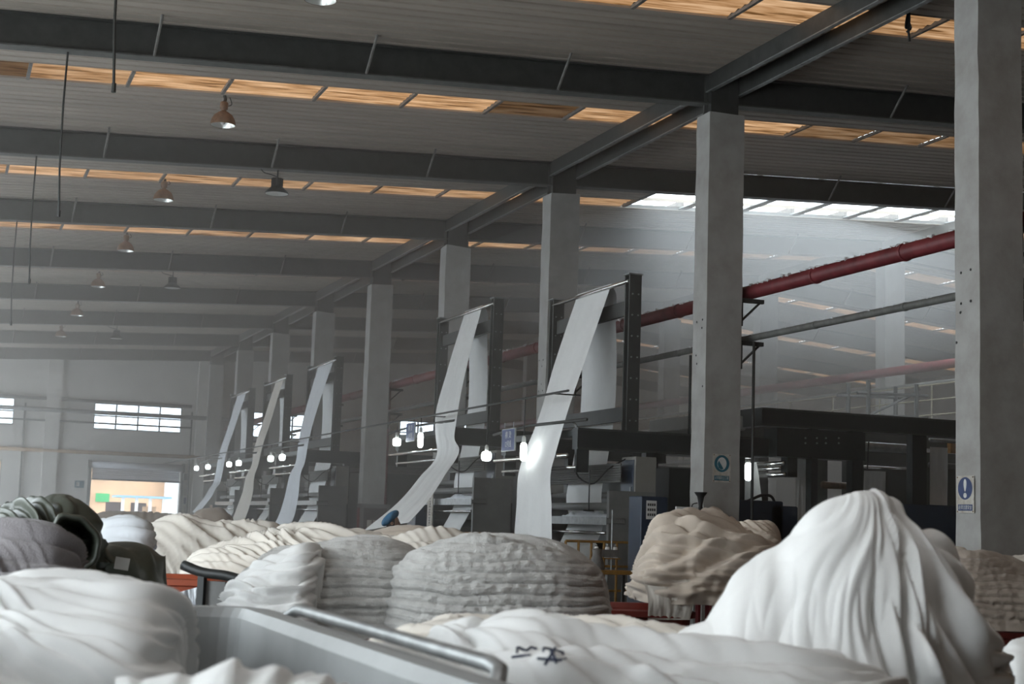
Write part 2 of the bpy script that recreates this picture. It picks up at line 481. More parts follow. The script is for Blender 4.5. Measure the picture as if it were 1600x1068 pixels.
def wallpipe(px0, px1, off, r, mt, label):
    a = at(*px0, Y=YFAR - off); b = at(*px1, Y=YFAR - off)
    z = (a[2] + b[2]) / 2
    return pipe('wall_pipe', [(LEFT_X + 0.1, YFAR - off, z), (b[0], YFAR - off, z)], r, mt, label, group='pipes along the far wall')
wallpipe((0, 700), (312, 714), 0.15, 0.075, 'pipe_tan', 'tan insulated pipe running along the far wall above the shutter door')
wallpipe((0, 636), (380, 656), 0.2, 0.085, 'galvanised', 'bright silver pipe crossing in front of the far wall windows')
wallpipe((0, 619), (300, 634), 0.12, 0.06, 'pipe_grey', 'grey pipe along the top edge of the far wall windows')
wallpipe((0, 652), (300, 669), 0.1, 0.035, 'pipe_grey', 'thin grey pipe along the sill of the far wall windows')
for pxx, lab in ((35, 'thin dark drain pipe running down the far wall beside the low window'), (297, 'thin rusty pipe running down the far wall right of the shutter door')):
    a = at(pxx, 700, Y=YFAR - 0.08)
    pipe('drain_pipe', [(a[0], YFAR - 0.08, 0.3), (a[0], YFAR - 0.08, 5.6)], 0.035, 'pipe_grey', lab)
# pilasters on the far wall
for i, x in enumerate((3.9, 9.75)):
    struct(B(x, x + 0.55, YFAR - 0.2, YFAR, 0, 8.0).build('trim_%d' % (i + 1), 'wall_plaster'))

# ------------------------------------------------------------------ fabric helpers
_perm = np.random.RandomState(3).permutation(512)
_perm = np.concatenate([_perm, _perm, _perm])
_grad = np.random.RandomState(5).normal(size=(512, 3)); _grad /= np.linalg.norm(_grad, axis=1)[:, None]
def pn(x, y, z=0.0):
    """vectorised gradient noise, about -1..1"""
    x, y, z = np.broadcast_arrays(np.asarray(x, float), np.asarray(y, float), np.asarray(z, float))
    xi, yi, zi = np.floor(x).astype(int), np.floor(y).astype(int), np.floor(z).astype(int)
    xf, yf, zf = x - xi, y - yi, z - zi
    fade = lambda t: t * t * t * (t * (t * 6 - 15) + 10)
    u, v, w = fade(xf), fade(yf), fade(zf)
    def g(a, b, c):
        h = _perm[(_perm[(_perm[(xi + a) % 512] + yi + b) % 512] + zi + c) % 512]
        gr = _grad[h]
        return gr[..., 0] * (xf - a) + gr[..., 1] * (yf - b) + gr[..., 2] * (zf - c)
    l = lambda a, b, t: a + t * (b - a)
    return 1.6 * l(l(l(g(0, 0, 0), g(1, 0, 0), u), l(g(0, 1, 0), g(1, 1, 0), u), v), l(l(g(0, 0, 1), g(1, 0, 1), u), l(g(0, 1, 1), g(1, 1, 1), u), v), w)
def crease(x, y, z=0.0):
    """rounded folds with sharp valleys, 0..1"""
    n = np.abs(pn(x, y, z)) * 1.7
    return np.clip(n, 0, 1.2) ** 0.75
def smooth_curve(P, n):
    """Catmull-Rom through the rows of P, n samples"""
    P = np.asarray(P, float); k = len(P)
    seg = np.sqrt(((P[1:] - P[:-1]) ** 2).sum(1)) + 1e-9
    T = np.concatenate([[0], np.cumsum(seg)]); t = np.linspace(0, T[-1], n)
    tan = np.gradient(P, T, axis=0)
    i = np.clip(np.searchsorted(T, t, side='right') - 1, 0, k - 2)
    h = (T[i + 1] - T[i])[:, None]; s = ((t - T[i]) / (T[i + 1] - T[i]))[:, None]
    return ((2 * s**3 - 3 * s**2 + 1) * P[i] + (s**3 - 2 * s**2 + s) * h * tan[i] + (-2 * s**3 + 3 * s**2) * P[i + 1] + (s**3 - s**2) * h * tan[i + 1])
def grid_normals(A):
    du = np.gradient(A, axis=0); dv = np.gradient(A, axis=1)
    n = np.cross(du, dv); l = np.linalg.norm(n, axis=2, keepdims=True); return n / np.maximum(l, 1e-9)

mat('cloth_white', (0.80, 0.80, 0.79), 0.9, var=0.05, scale=3, bump=0.12, bscale=260, spec=0.15, sheen=0.15)
mat('cloth_cool', (0.76, 0.79, 0.83), 0.9, var=0.05, scale=3, bump=0.12, bscale=260, spec=0.15, sheen=0.15)
mat('cloth_ivory', (0.74, 0.69, 0.62), 0.9, var=0.08, scale=2, bump=0.2, bscale=200, spec=0.12, sheen=0.2)
mat('cloth_beige', (0.58, 0.50, 0.42), 0.92, var=0.12, scale=2, bump=0.25, bscale=160, spec=0.1, sheen=0.2)
mat('cloth_taupe', (0.34, 0.285, 0.24), 0.92, var=0.15, scale=3, bump=0.3, bscale=140, spec=0.1, sheen=0.2)
mat('cloth_fringe', (0.52, 0.51, 0.49), 0.95, var=0.14, scale=9, bump=0.6, bscale=120, spec=0.1, sheen=0.3)
mat('cloth_grey', (0.20, 0.185, 0.19), 0.95, var=0.12, scale=4, bump=0.5, bscale=120, spec=0.1, sheen=0.25)
mat('tarp_green', (0.055, 0.062, 0.048), 0.38, var=0.25, scale=5, bump=0.12, bscale=60, spec=0.5)

def ribbon(name, pairs, label, cat='fabric', mt='cloth_white', group=None, pleat=0.03, nl=90, nw=22, seed=1):
    """length of cloth through (left, right) point pairs, with lengthwise pleats"""
    L = smooth_curve([p[0] for p in pairs], nl); R_ = smooth_curve([p[1] for p in pairs], nl)
    t = np.linspace(0, 1, nw)
    A = L[:, None, :] * (1 - t)[None, :, None] + R_[:, None, :] * t[None, :, None]
    N = grid_normals(A)
    s = np.linspace(0, 1, nl)[:, None] + 0 * t[None, :]
    tt = t[None, :] + 0 * s
    f = pn(tt * 7 + pn(s * 3, tt * 2, seed) * 0.5, s * 1.1, seed * 3.7) * 0.6 + pn(tt * 15, s * 2.0, seed * 1.3 + 9) * 0.35
    env = np.sin(np.pi * np.clip(s, 0.0, 1)) ** 0.4 + 0.15
    A = A + N * (f * pleat * env)[..., None]
    c = A.mean(axis=(0, 1)); base = np.array([c[0], c[1], A[..., 2].min()])
    o = MB().grid(A - base).build(name, mt, None, smooth=True, fix=False)
    o.location = tuple(base)
    return tag(o, label, cat, group)

# ------------------------------------------------------------------ finishing machines
MX = 8.8
def machine(Y0, zo, W, ztop, label, XE=6.2):
    portal = True
    r = empty('finishing_machine', (MX, Y0, 0)); tag(r, label, 'machine', 'fabric finishing machines along the columns')
    K = 'machine_black'
    zb0, zb1 = 2.65 + zo, 2.97 + zo
    for y in (0.0, W - 0.2):
        o = B(0.1, XE, y, y + 0.2, zb0, zb1).build('side_beam', K, r)
        MB().box(0.1, XE, y - 0.012, y, zb0, zb0 + 0.03).box(0.1, XE, y - 0.012, y, zb1 - 0.03, zb1).build('beam_flange', 'steel_dark', o)
        for x in (1.25, XE - 0.3):
            B(x, x + 0.16, y + 0.02, y + 0.18, 0, zb0).build('leg', K, r)
        # bearing plate hanging at the aisle end
        B(0.1, 0.3, y + 0.02, y + 0.1, zb0 - 0.34, zb0).build('bearing_plate', K, r)
    B(0.1, 0.3, 0.2, W - 0.2, zb1 - 0.12, zb1 - 0.02).build('end_beam', K, r)
    # entry rollers
    MB().tube([(-0.03, 0.06, zb0 - 0.1), (-0.03, W - 0.06, zb0 - 0.1)], 0.036, 14).build('entry_roller', 'chrome', r, smooth=True)
    MB().tube([(0.12, 0.06, zb0 - 0.27), (0.12, W - 0.06, zb0 - 0.27)], 0.03, 14).build('entry_roller', 'chrome', r, smooth=True)
    MB().tube([(0.02, -0.5, zb1 + 0.09), (0.02, W * 0.55, zb1 + 0.11), (-0.08, W * 0.8, zb1 + 0.05), (-0.05, W, zb1 + 0.02)], 0.024, 8).build('guide_bar', 'steel_dark', r, smooth=True)
    MB().tube([(0.15, 0.1, zb1 - 0.05), (0.1, 0.1, zb1 + 0.05), (0.02, 0.1, zb1 + 0.1)], 0.02, 6).build('guide_bracket', 'galvanised', r)
    MB().tube([(0.15, W - 0.12, zb1 - 0.05), (0.02, W - 0.12, zb1 + 0.04)], 0.02, 6).build('guide_bracket', 'galvanised', r)
    if portal:
        for y in (0.0, W - 0.18):
            ps = MB()
            ps.box(0.9, 1.1, y, y + 0.03, zb1, ztop).box(0.9, 1.1, y + 0.15, y + 0.18, zb1, ztop).box(0.985, 1.015, y + 0.03, y + 0.15, zb1, ztop)
            po = ps.build('portal_post', 'steel_dark', r)
            B(0.88, 1.12, y - 0.01, y + 0.19, ztop, ztop + 0.02).build('post_cap', 'galvanised', po)
            bl = MB()
            for z in np.linspace(zb1 + 0.15, ztop - 0.3, 7):
                bl.tube([(0.95, y - 0.012, z), (0.95, y + 0.01, z)], 0.014, 6).tube([(1.05, y - 0.012, z), (1.05, y + 0.01, z)], 0.014, 6)
            tag(bl.build('bolt_row', 'galvanised', po), kind='stuff')
        MB().tube([(0.93, 0.1, ztop - 0.09), (0.93, W - 0.1, ztop - 0.09)], 0.032, 12).build('top_roller', 'chrome', r, smooth=True)
        MB().tube([(1.06, 0.1, ztop - 0.05), (1.06, W - 0.1, ztop - 0.05)], 0.022, 10).build('top_roller', 'galvanised', r, smooth=True)
        B(0.97, 1.03, 0.1, W - 0.1, ztop - 0.60, ztop - 0.37).build('cross_bar', 'steel_dark', r)
        B(0.97, 1.03, 0.1, W - 0.1, zb1 + 0.16, zb1 + 0.38).build('cross_bar', 'steel_dark', r)
    # body, guards, shelf and lower rollers
    B(1.75, XE - 0.1, 0.22, W - 0.22, 0.15, zb0 - 0.2).build('drying_chamber', K, r)
    B(1.55, 1.75, 0.3, W - 0.3, 0.1, 1.2).build('front_apron', 'machine_grey', r)
    sg = MB()
    for k in range(8):
        z = zb0 - 0.45 + k * 0.036
        sg.tube([(0.82, 0.0, z), (0.82, W - 0.5, z)], 0.018, 8)
    sg.build('slatted_guard', 'machine_grey', r, smooth=True)
    sh = MB().bevbox(0.5, 0.8, -0.25, W - 0.4, 1.56 + zo, 1.64 + zo, 0.01).build('shelf', 'machine_grey', r)
    B(0.49, 0.5, -0.25, W - 0.4, 1.54 + zo, 1.66 + zo).build('shelf_lip', 'galvanised', sh)
    for (x, z, rr, mt) in ((0.72, 1.82, 0.06, 'machine_grey'), (0.95, 2.0, 0.05, 'machine_grey'), (0.55, 1.42, 0.025, 'chrome'), (0.9, 1.2, 0.07, 'machine_black'), (1.1, 0.95, 0.07, 'galvanised'), (0.62, 0.75, 0.05, 'chrome')):
        MB().tube([(x, -0.1, z + zo), (x, W - 0.3, z + zo)], rr, 14).build('lower_roller', mt, r, smooth=True)
    for y in (-0.2, W - 0.32):
        B(0.55, 1.3, y, y + 0.08, 0, 2.05 + zo).build('side_frame', 'machine_grey', r)
    # electrical cabinet with a blue door
    cb = MB().bevbox(1.0, 1.36, -0.12, 0.36, 1.6 + zo, 2.58 + zo, 0.012).build('control_cabinet', 'machine_beige', r)
    dr = MB().bevbox(0.985, 1.0, -0.1, 0.34, 1.63 + zo, 2.53 + zo, 0.006).build('cabinet_door', 'machine_blue', cb)
    B(0.97, 0.985, -0.04, -0.01, 2.0 + zo, 2.12 + zo).build('door_handle', 'galvanised', cb)
    # second low blue cabinet towards the aisle at the far side
    cb = MB().bevbox(0.35, 0.75, W - 0.75, W - 0.2, 0.1, 1.55 + zo, 0.012).build('switch_cabinet', 'machine_blue', r)
    B(0.342, 0.35, W - 0.6, W - 0.42, 1.2 + zo, 1.32 + zo).build('switch_panel', 'machine_grey', cb)
    # pull switch hanging from the side beam
    MB().tube([(0.32, 0.02, zb0 - 0.3), (0.32, 0.02, 1.75 + zo)], 0.01, 6).build('pull_cord', K, r)
    B(0.24, 0.4, 0.0, 0.04, 1.735 + zo, 1.755 + zo).build('pull_handle', K, r)
    cable = [(0.2, 0.3, zb0 - 0.05), (0.25, 0.28, zb0 - 0.4), (0.45, 0.25, zb0 - 0.5), (0.75, 0.25, zb0 - 0.25), (1.1, 0.22, zb0 - 0.05)]
    MB().tube(smooth_curve(cable, 20), 0.012, 6).build('cable', 'black_rubber', r, smooth=True)
    return r
MACH = {1: (20.42, 0.0, 3.2, 5.36), 2: (26.4, 0.3, 3.45, 5.77), 4: (38.35, 0.3, 3.3, 5.77), 5: (44.35, 0.3, 3.3, 5.77), 6: (49.95, 0.3, 3.5, 5.77)}
MLAB = {1: 'black finishing machine with tall portal whose white cloth falls straight down', 2: 'black finishing machine with tall portal whose white cloth swings out over a worker',
        4: 'finishing machine with tall portal and pale blue lit cloth beyond the missing bay', 5: 'finishing machine with tall portal feeding the olive tinted cloth', 6: 'finishing machine with tall portal closest to the far wall'}
for k, (y0, zo, W, zt) in MACH.items():
    machine(y0, zo, W, zt, MLAB[k], 3.1 if k == 1 else 6.2)
# rear drying unit of the first machine, seen between the two signed columns
YU = 20.5
ux = lambda px, y=YU: float(at(px, 700, Y=y)[0])
uz = lambda py, px, y=YU: float(at(px, py, Y=y)[2])
m0 = empty('drying_unit', (12.0, YU, 0)); tag(m0, 'black drying unit with thick top beam standing between the two signed columns', 'machine', 'fabric finishing machines along the columns')
U0 = 12.0
zt0, zt1 = uz(664, 1190), uz(636, 1190)
for y in (0.0, 3.0):
    o = B(ux(1190) - U0, 9.0, y, y + 0.22, zt0, zt1).build('top_beam', 'machine_black', m0)
    MB().box(ux(1190) - U0, 9.0, y - 0.015, y, zt0, zt0 + 0.03).box(ux(1190) - U0, 9.0, y - 0.015, y, zt1 - 0.03, zt1).build('beam_flange', 'steel_dark', o)
B(ux(1190) - U0, ux(1190) - U0 + 0.2, 0.22, 3.0, zt0, zt1).build('end_beam', 'machine_black', m0)
MB().bevbox(-0.6, 0.15, 0.6, 2.6, zt0 - 0.05, zt1 - 0.1, 0.02).build('pale_cover', 'machine_beige', m0)
for (px, w) in ((1274, 0.12), (1341, 0.2), (1438, 0.28), (1560, 0.2)):
    for y in (0.02, 2.95): B(ux(px) - U0 - w / 2, ux(px) - U0 + w / 2, y, y + 0.16, 0, zt0).build('upright', 'machine_black', m0)
hb = B(ux(1214) - U0, ux(1352) - U0, 0.0, 0.4, uz(716, 1280), zt0 - 0.02).build('drive_housing', 'machine_black', m0)
bl = MB()
for px in (1258, 1276, 1290, 1310):
    for py in (684, 692): bl.tube([(ux(px) - U0, -0.015, uz(py, px)), (ux(px) - U0, 0.0, uz(py, px))], 0.016, 6)
tag(bl.build('bolt_row', 'galvanised', hb), kind='stuff')
MB().bevbox(ux(1150) - U0, ux(1208) - U0, 0.1, 0.6, uz(712, 1180), uz(682, 1180), 0.02).build('gear_motor', 'machine_black', m0)
for (px, py, rr) in ((1226, 723, 0.035), (1221, 731, 0.03), (1228, 741, 0.04)):
    MB().tube([(ux(px) - U0, 0.02, uz(py, px)), (ux(px) - U0, 2.9, uz(py, px))], rr, 14).build('entry_roller', 'chrome', m0, smooth=True)
B(ux(1231) - U0, ux(1246) - U0, 0.0, 0.2, uz(745, 1238), uz(714, 1238)).build('bearing_plate', 'machine_black', m0)
for (pa, pb, pt) in ((1120, 1224, 783), (1205, 1247, 791), (1372, 1500, 790)):
    y = -0.75
    x0 = float(at(pa, 800, Y=YU + y)[0]) - U0; x1 = float(at(pb, 800, Y=YU + y)[0]) - U0
    MB().bevbox(x0, x1, y, y + 0.5, 0.02, uz(pt, pb, YU + y), 0.015).build('low_cabinet', 'machine_blue', m0)
MB().tube(smooth_curve([(float(at(px, 780, Y=YU - 0.6)[0]) - U0, -0.6, uz(py, px, YU - 0.6)) for px, py in ((1165, 784), (1178, 778), (1192, 773), (1206, 776), (1211, 786))], 16), 0.022, 8).build('hose', 'black_rubber', m0, smooth=True)
for (pa, pb, py, rr, mt) in ((1350, 1425, 697, 0.08, 'galvanised'), (1350, 1440, 729, 0.025, 'chrome'), (1452, 1495, 687, 0.035, 'galvanised'), (1452, 1495, 726, 0.05, 'steel_dark'), (1285, 1330, 757, 0.06, 'lamp_brown')):
    MB().tube([(ux(pa, 21.6) - U0, 1.1, uz(py, pa, 21.6)), (ux(pb, 21.6) - U0, 1.1, uz(py, pa, 21.6))], rr, 12).build('inner_roller', mt, m0, smooth=True)
B(ux(1335, 23) - U0, 9.0, 2.6, 2.9, 0.1, zt0 - 0.1).build('rear_panel', 'machine_black', m0)
B(ux(1480, 22.6) - U0, 9.0, 2.0, 2.1, uz(708, 1485, 22.6), uz(690, 1485, 22.6)).build('yellow_guard', 'rail_yellow', m0)
MB().tube([(ux(1360) - U0, 0.05, uz(690, 1360)), (ux(1358) - U0, 0.05, uz(735, 1358))], 0.012, 6).build('hanging_tool', 'black_rubber', m0)
# cloth panels hanging inside the nearest machine
for i, (pa, pb, y, z0, z1, lab) in enumerate(((1244, 1269, 21.1, 1.0, 2.75, 'narrow white cloth hanging behind the rollers of the drying unit'),
        (1350, 1384, 21.4, 1.0, 2.6, 'grey lit white cloth hanging in the middle of the drying unit'), (1453, 1481, 21.2, 1.0, 3.05, 'white cloth hanging in the drying unit next to the column with exclamation mark sign'))):
    a = at(pa, 740, Y=y)[0]; b = at(pb, 740, Y=y)[0]
    ribbon('hanging_cloth', [((a, y, z1), (b, y, z1)), ((a, y + 0.02, (z0 + z1) / 2), (b, y + 0.02, (z0 + z1) / 2)), ((a, y, z0), (b, y, z0))], lab, nl=30, nw=18, pleat=0.025, seed=20 + i)

u = lambda px, py, y: at(px, py, Y=y)
ribbon('hanging_cloth', [(u(1150, 722, 21.6), u(1182, 722, 21.0)), (u(1152, 750, 21.6), u(1187, 748, 21.0)), (u(1156, 790, 21.6), u(1193, 790, 21.0)), (u(1158, 830, 21.6), u(1198, 830, 21.0))], 'brightly lit greenish white cloth right of the column with teal sign', nl=40, nw=20, pleat=0.03, seed=27)
# cloth running up over the portals: (left, right) pixel pairs and the plane X they lie in
RIB = {
 1: [((896, 459), (948, 442), 9.70), ((866, 570), (914, 560), 9.25), ((838, 664), (882, 660), 8.84), ((818, 714), (868, 711), 8.72), ((811, 737), (862, 733), 8.62), ((807, 790), (862, 790), 8.5), ((803, 850), (862, 856), 8.42), ((802, 885), (862, 895), 8.4)],
 2: [((721, 490), (748, 478), 9.70), ((700, 575), (730, 570), 9.3), ((680, 655), (714, 653), 8.84), ((681, 685), (710, 684), 8.74), ((683, 706), (717, 700), 8.70), ((655, 745), (694, 742), 8.2), ((615, 790), (665, 785), 7.5), ((567, 829), (638, 816), 6.9)],
 4: [((494, 567), (517, 561), 9.70), ((480, 630), (500, 628), 9.3), ((466, 692), (483, 690), 8.84), ((460, 727), (476, 725), 8.72), ((454, 738), (471, 736), 8.6), ((444, 778), (465, 778), 8.45), ((432, 812), (457, 813), 8.2), ((418, 835), (446, 836), 8.0)],
 5: [((428, 595), (440, 590), 9.70), ((414, 650), (426, 648), 9.3), ((396, 705), (408, 704), 8.84), ((392, 728), (403, 727), 8.72), ((385, 742), (398, 741), 8.6), ((379, 768), (395, 768), 8.45), ((369, 795), (388, 796), 8.3), ((360, 820), (378, 822), 8.2)],
 6: [((368, 618), (382, 612), 9.70), ((355, 670), (366, 668), 9.3), ((341, 713), (352, 713), 8.84), ((336, 741), (347, 740), 8.70), ((326, 764), (337, 764), 8.2), ((314, 783), (325, 783), 7.8), ((300, 800), (311, 800), 7.5)]}
RLAB = {1: ('cloth_white', 'white cloth draped over the portal and falling straight in deep pleats'), 2: ('cloth_white', 'white cloth draped over the portal and sweeping low past the worker in blue cap'),
        4: ('cloth_cool', 'bluish white cloth draped over the portal and curling at its lower end'), 5: ('cloth_ivory', 'cream cloth draped over the portal between two pairs of bulbs'), 6: ('cloth_cool', 'pale blue cloth draped over the portal closest to the far wall')}
for k, rows in RIB.items():
    prs = [(at(*l, X=X), at(*r_, X=X)) for (l, r_, X) in rows]
    zt = MACH[k][3] - 0.02
    l0, r0_ = np.array(prs[0][0]), np.array(prs[0][1]); l0[2] = r0_[2] = zt; l0[0] = r0_[0] = 9.78
    prs[0] = (l0, r0_)
    ribbon('draped_cloth', prs, RLAB[k][1], mt=RLAB[k][0], group='cloth lengths feeding the machines', seed=k, pleat=0.035, nl=110, nw=30)
    # the same length going down behind the portal into the machine
    y0, zo, W, _ = MACH[k]
    ya, yb = l0[1], r0_[1]
    bk = []
    for (x, z, dy) in ((9.80, zt, 0.0), (9.90, zt - 0.05, 0.05), (9.97, zt - 0.6, 0.1), (9.97, 3.1 + zo, 0.1), (9.85, 2.6 + zo, 0.0), (9.66, 1.9 + zo, -0.2), (9.63, 1.62 + zo, -0.4), (9.45, 1.3 + zo, -0.55), (9.3, 1.05 + zo, -0.6), (9.28, 0.6 + zo, -0.6)):
        bk.append(((x, ya + 0.15 + dy, z), (x, yb + 0.1 + dy, z)))
    ribbon('inner_cloth', bk, {1: 'white cloth going down behind the portal of the machine with straight falling cloth', 2: 'white cloth going down behind the portal above the blue capped worker',
            4: 'white cloth going down behind the portal beside the plain column and electrical box', 5: 'dim white cloth going down behind the portal of the cream cloth', 6: 'dim white cloth going down behind the portal by the far wall'}[k], group='cloth behind the portals', seed=k + 40, pleat=0.015, nl=70, nw=16)

# crumpled cloth on the machine shelves
for k in (1, 2):
    y0, zo, W, _ = MACH[k]
    t = np.linspace(0, 1, 40); v = np.linspace(0, 1, 14)
    T, V = np.meshgrid(t, v, indexing='ij')
    A = np.stack([9.44 + 0.24 * (0.5 - 0.5 * np.cos(np.pi * V)) , y0 + 0.1 + 1.7 * T, 1.642 + zo + 0.10 * np.sin(np.pi * V) ** 0.6 * np.sin(np.pi * np.clip(T, 0.03, 0.97)) ** 0.3 * (0.6 + 0.6 * crease(T * 9, V * 3, k))], -1)
    b0 = np.array([9.56, y0 + 0.9, 1.642 + zo])
    o = MB().grid(A - b0).build('crumpled_cloth', 'cloth_cool', None, smooth=True, fix=False); o.location = tuple(b0)
    tag(o, {1: 'crumpled white cloth on the shelf under the straight falling cloth', 2: 'crumpled white cloth on the shelf behind the worker'}[k], 'fabric', 'cloth on the machine shelves')

# ------------------------------------------------------------------ bare bulbs on cables, hanging signs
mat('socket_white', (0.55, 0.55, 0.52), 0.5)
emis('bulb_glow', (0.93, 1.0, 0.98), 14.0)
def bulb(px, py, X, kind, label, cord=0.5):
    p = at(px, py, X=X)
    if X < 9: cord = max(0.1, 3.47 - p[2] - 0.2)
    r = empty('hanging_bulb', tuple(p)); tag(r, label, 'bulb', 'lit bulbs over the machine aisle')
    if kind == 'long':
        prof = [(0.0, -0.16), (0.03, -0.155), (0.05, -0.13), (0.055, -0.05), (0.055, 0.06), (0.045, 0.11), (0.03, 0.125)]
    else:
        prof = [(0.0, -0.085), (0.06, -0.08), (0.082, -0.05), (0.085, 0.0), (0.082, 0.045), (0.06, 0.07), (0.03, 0.075)]
    MB().lathe(prof, (0, 0, 0), 16).build('bulb_glass', 'bulb_glow', r, smooth=True)
    z0 = prof[-1][1]
    MB().lathe([(0.03, z0), (0.034, z0 + 0.02), (0.03, z0 + 0.09), (0.012, z0 + 0.11), (0.0, z0 + 0.11)], (0, 0, 0), 12).build('socket', 'socket_white', r, smooth=True)
    MB().tube([(0, 0, z0 + 0.1), (0.004, 0, z0 + 0.1 + cord)], 0.008, 6).build('cord', 'black_rubber', r)
    return r
bulb(818, 704, 8.55, 'long', 'long white bulb beside the straight falling cloth', 0.35)
bulb(760, 712, 8.55, 'round', 'squat white bulb hanging between the two tall portals with white cloth')
bulb(657, 686, 8.55, 'long', 'long white bulb right of the small blue line sign', 0.35)
bulb(620, 690, 8.55, 'round', 'squat white bulb hanging beside the red drop pipe')
bulb(1169, 735, float(at(1169, 735, Y=20.7)[0]), 'long', 'long white bulb at the rollers of the drying unit', 0.3)
for (x, y, X) in ((307, 731, 8.55), (325, 729, 8.55), (358, 725, 8.55), (373, 723, 8.55), (423, 716, 8.55), (441, 714, 8.55)):
    bulb(x, y, X, 'round', 'small squat bulb glowing in a pair among the far machines')
t = empty('cable_conduit', (8.55, 20.0, 3.47)); tag(t, 'thin dark conduit along the machine fronts carrying the bulbs', 'conduit')
MB().tube([(0, 0, 0), (0, YFAR - 20.02, 0)], 0.018, 8).build('conduit', 'steel_dark', t)
for yy in (20.5, 26.5, 38.45, 44.45, 50.05): B(-0.01, 0.42, yy - 20.0, yy - 19.97, -0.02, 0.0).build('conduit_arm', 'steel_dark', t)
mat('sign_blue', (0.028, 0.05, 0.17), 0.5, var=0.2, scale=12)
mat('sign_white', (0.62, 0.62, 0.60), 0.6, var=0.15, scale=10)
mat('sign_board', (0.50, 0.48, 0.44), 0.7, var=0.2, scale=12, col2=(0.36, 0.31, 0.25))
mat('sign_teal', (0.02, 0.12, 0.17), 0.6, var=0.25, scale=14)
mat('sign_navy', (0.025, 0.045, 0.13), 0.6, var=0.25, scale=14)
mat('ink_black', (0.02, 0.02, 0.02), 0.7)
mat('ink_blue', (0.05, 0.06, 0.10), 0.8)
def text_part(name, body, size, mt, parent, M, extrude=0.0008, squeeze=1.0, spacing=1.0):
    cu = bpy.data.curves.new(name, 'FONT'); cu.body = body; cu.size = size; cu.align_x = 'CENTER'; cu.align_y = 'CENTER'
    cu.extrude = extrude; cu.resolution_u = 3; cu.space_line = spacing
    to = bpy.data.objects.new(name, cu); COL.objects.link(to)
    bpy.context.view_layer.update()
    me = bpy.data.meshes.new_from_object(to.evaluated_get(bpy.context.evaluated_depsgraph_get()))
    bpy.data.objects.remove(to, do_unlink=True)
    me.materials.clear(); me.materials.append(MAT[mt])
    me.transform(Matrix.Diagonal((squeeze, 1, 1, 1)))
    o = bpy.data.objects.new(name, me); COL.objects.link(o); o.parent = parent; o.matrix_local = M
    return o
# frame whose +z points to -X (aisle side) / to -Y (towards the camera end)
M_AISLE = Matrix(((0, 0, -1, 0), (-1, 0, 0, 0), (0, 1, 0, 0), (0, 0, 0, 1)))
M_FRONT = Matrix(((1, 0, 0, 0), (0, 0, -1, 0), (0, 1, 0, 0), (0, 0, 0, 1)))
def hang_sign(px, py, X, w, h, line2, label):
    p = at(px, py, X=X)
    r = empty('line_sign', tuple(p)); tag(r, label, 'sign', 'blue signs naming the lines')
    MB().bevbox(-0.012, 0.012, -w / 2, w / 2, -h / 2, h / 2, 0.004).build('sign_plate', 'sign_blue', r)
    fr = MB()
    for (a, b, c, d_) in ((-w / 2 - 0.012, w / 2 + 0.012, h / 2, h / 2 + 0.012), (-w / 2 - 0.012, w / 2 + 0.012, -h / 2 - 0.012, -h / 2), (-w / 2 - 0.012, -w / 2, -h / 2, h / 2), (w / 2, w / 2 + 0.012, -h / 2, h / 2)):
        fr.box(-0.014, 0.014, a, b, c, d_)
    fr.build('sign_frame', 'galvanised', r)
    text_part('line_name', '\u6a2a \u70eb', h * 0.36, 'sign_white', r, Matrix.Translation((-0.014, 0, h * 0.22)) @ M_AISLE)
    text_part('line_number', line2, h * 0.36, 'sign_white', r, Matrix.Translation((-0.014, 0, -h * 0.22)) @ M_AISLE, squeeze=0.8)
    for y in (-w * 0.35, w * 0.35):
        MB().tube([(0, y, h / 2), (0, y, h / 2 + 0.12)], 0.006, 5).build('sign_hanger', 'galvanised', r)
hang_sign(795, 687, 8.66, 0.56, 0.34, '12\u53f7\u7ebf', 'blue line sign hanging left of the straight falling cloth')
hang_sign(642, 675, 8.66, 0.52, 0.34, '13\u53f7\u7ebf', 'blue line sign hanging between a squat and a long bulb')

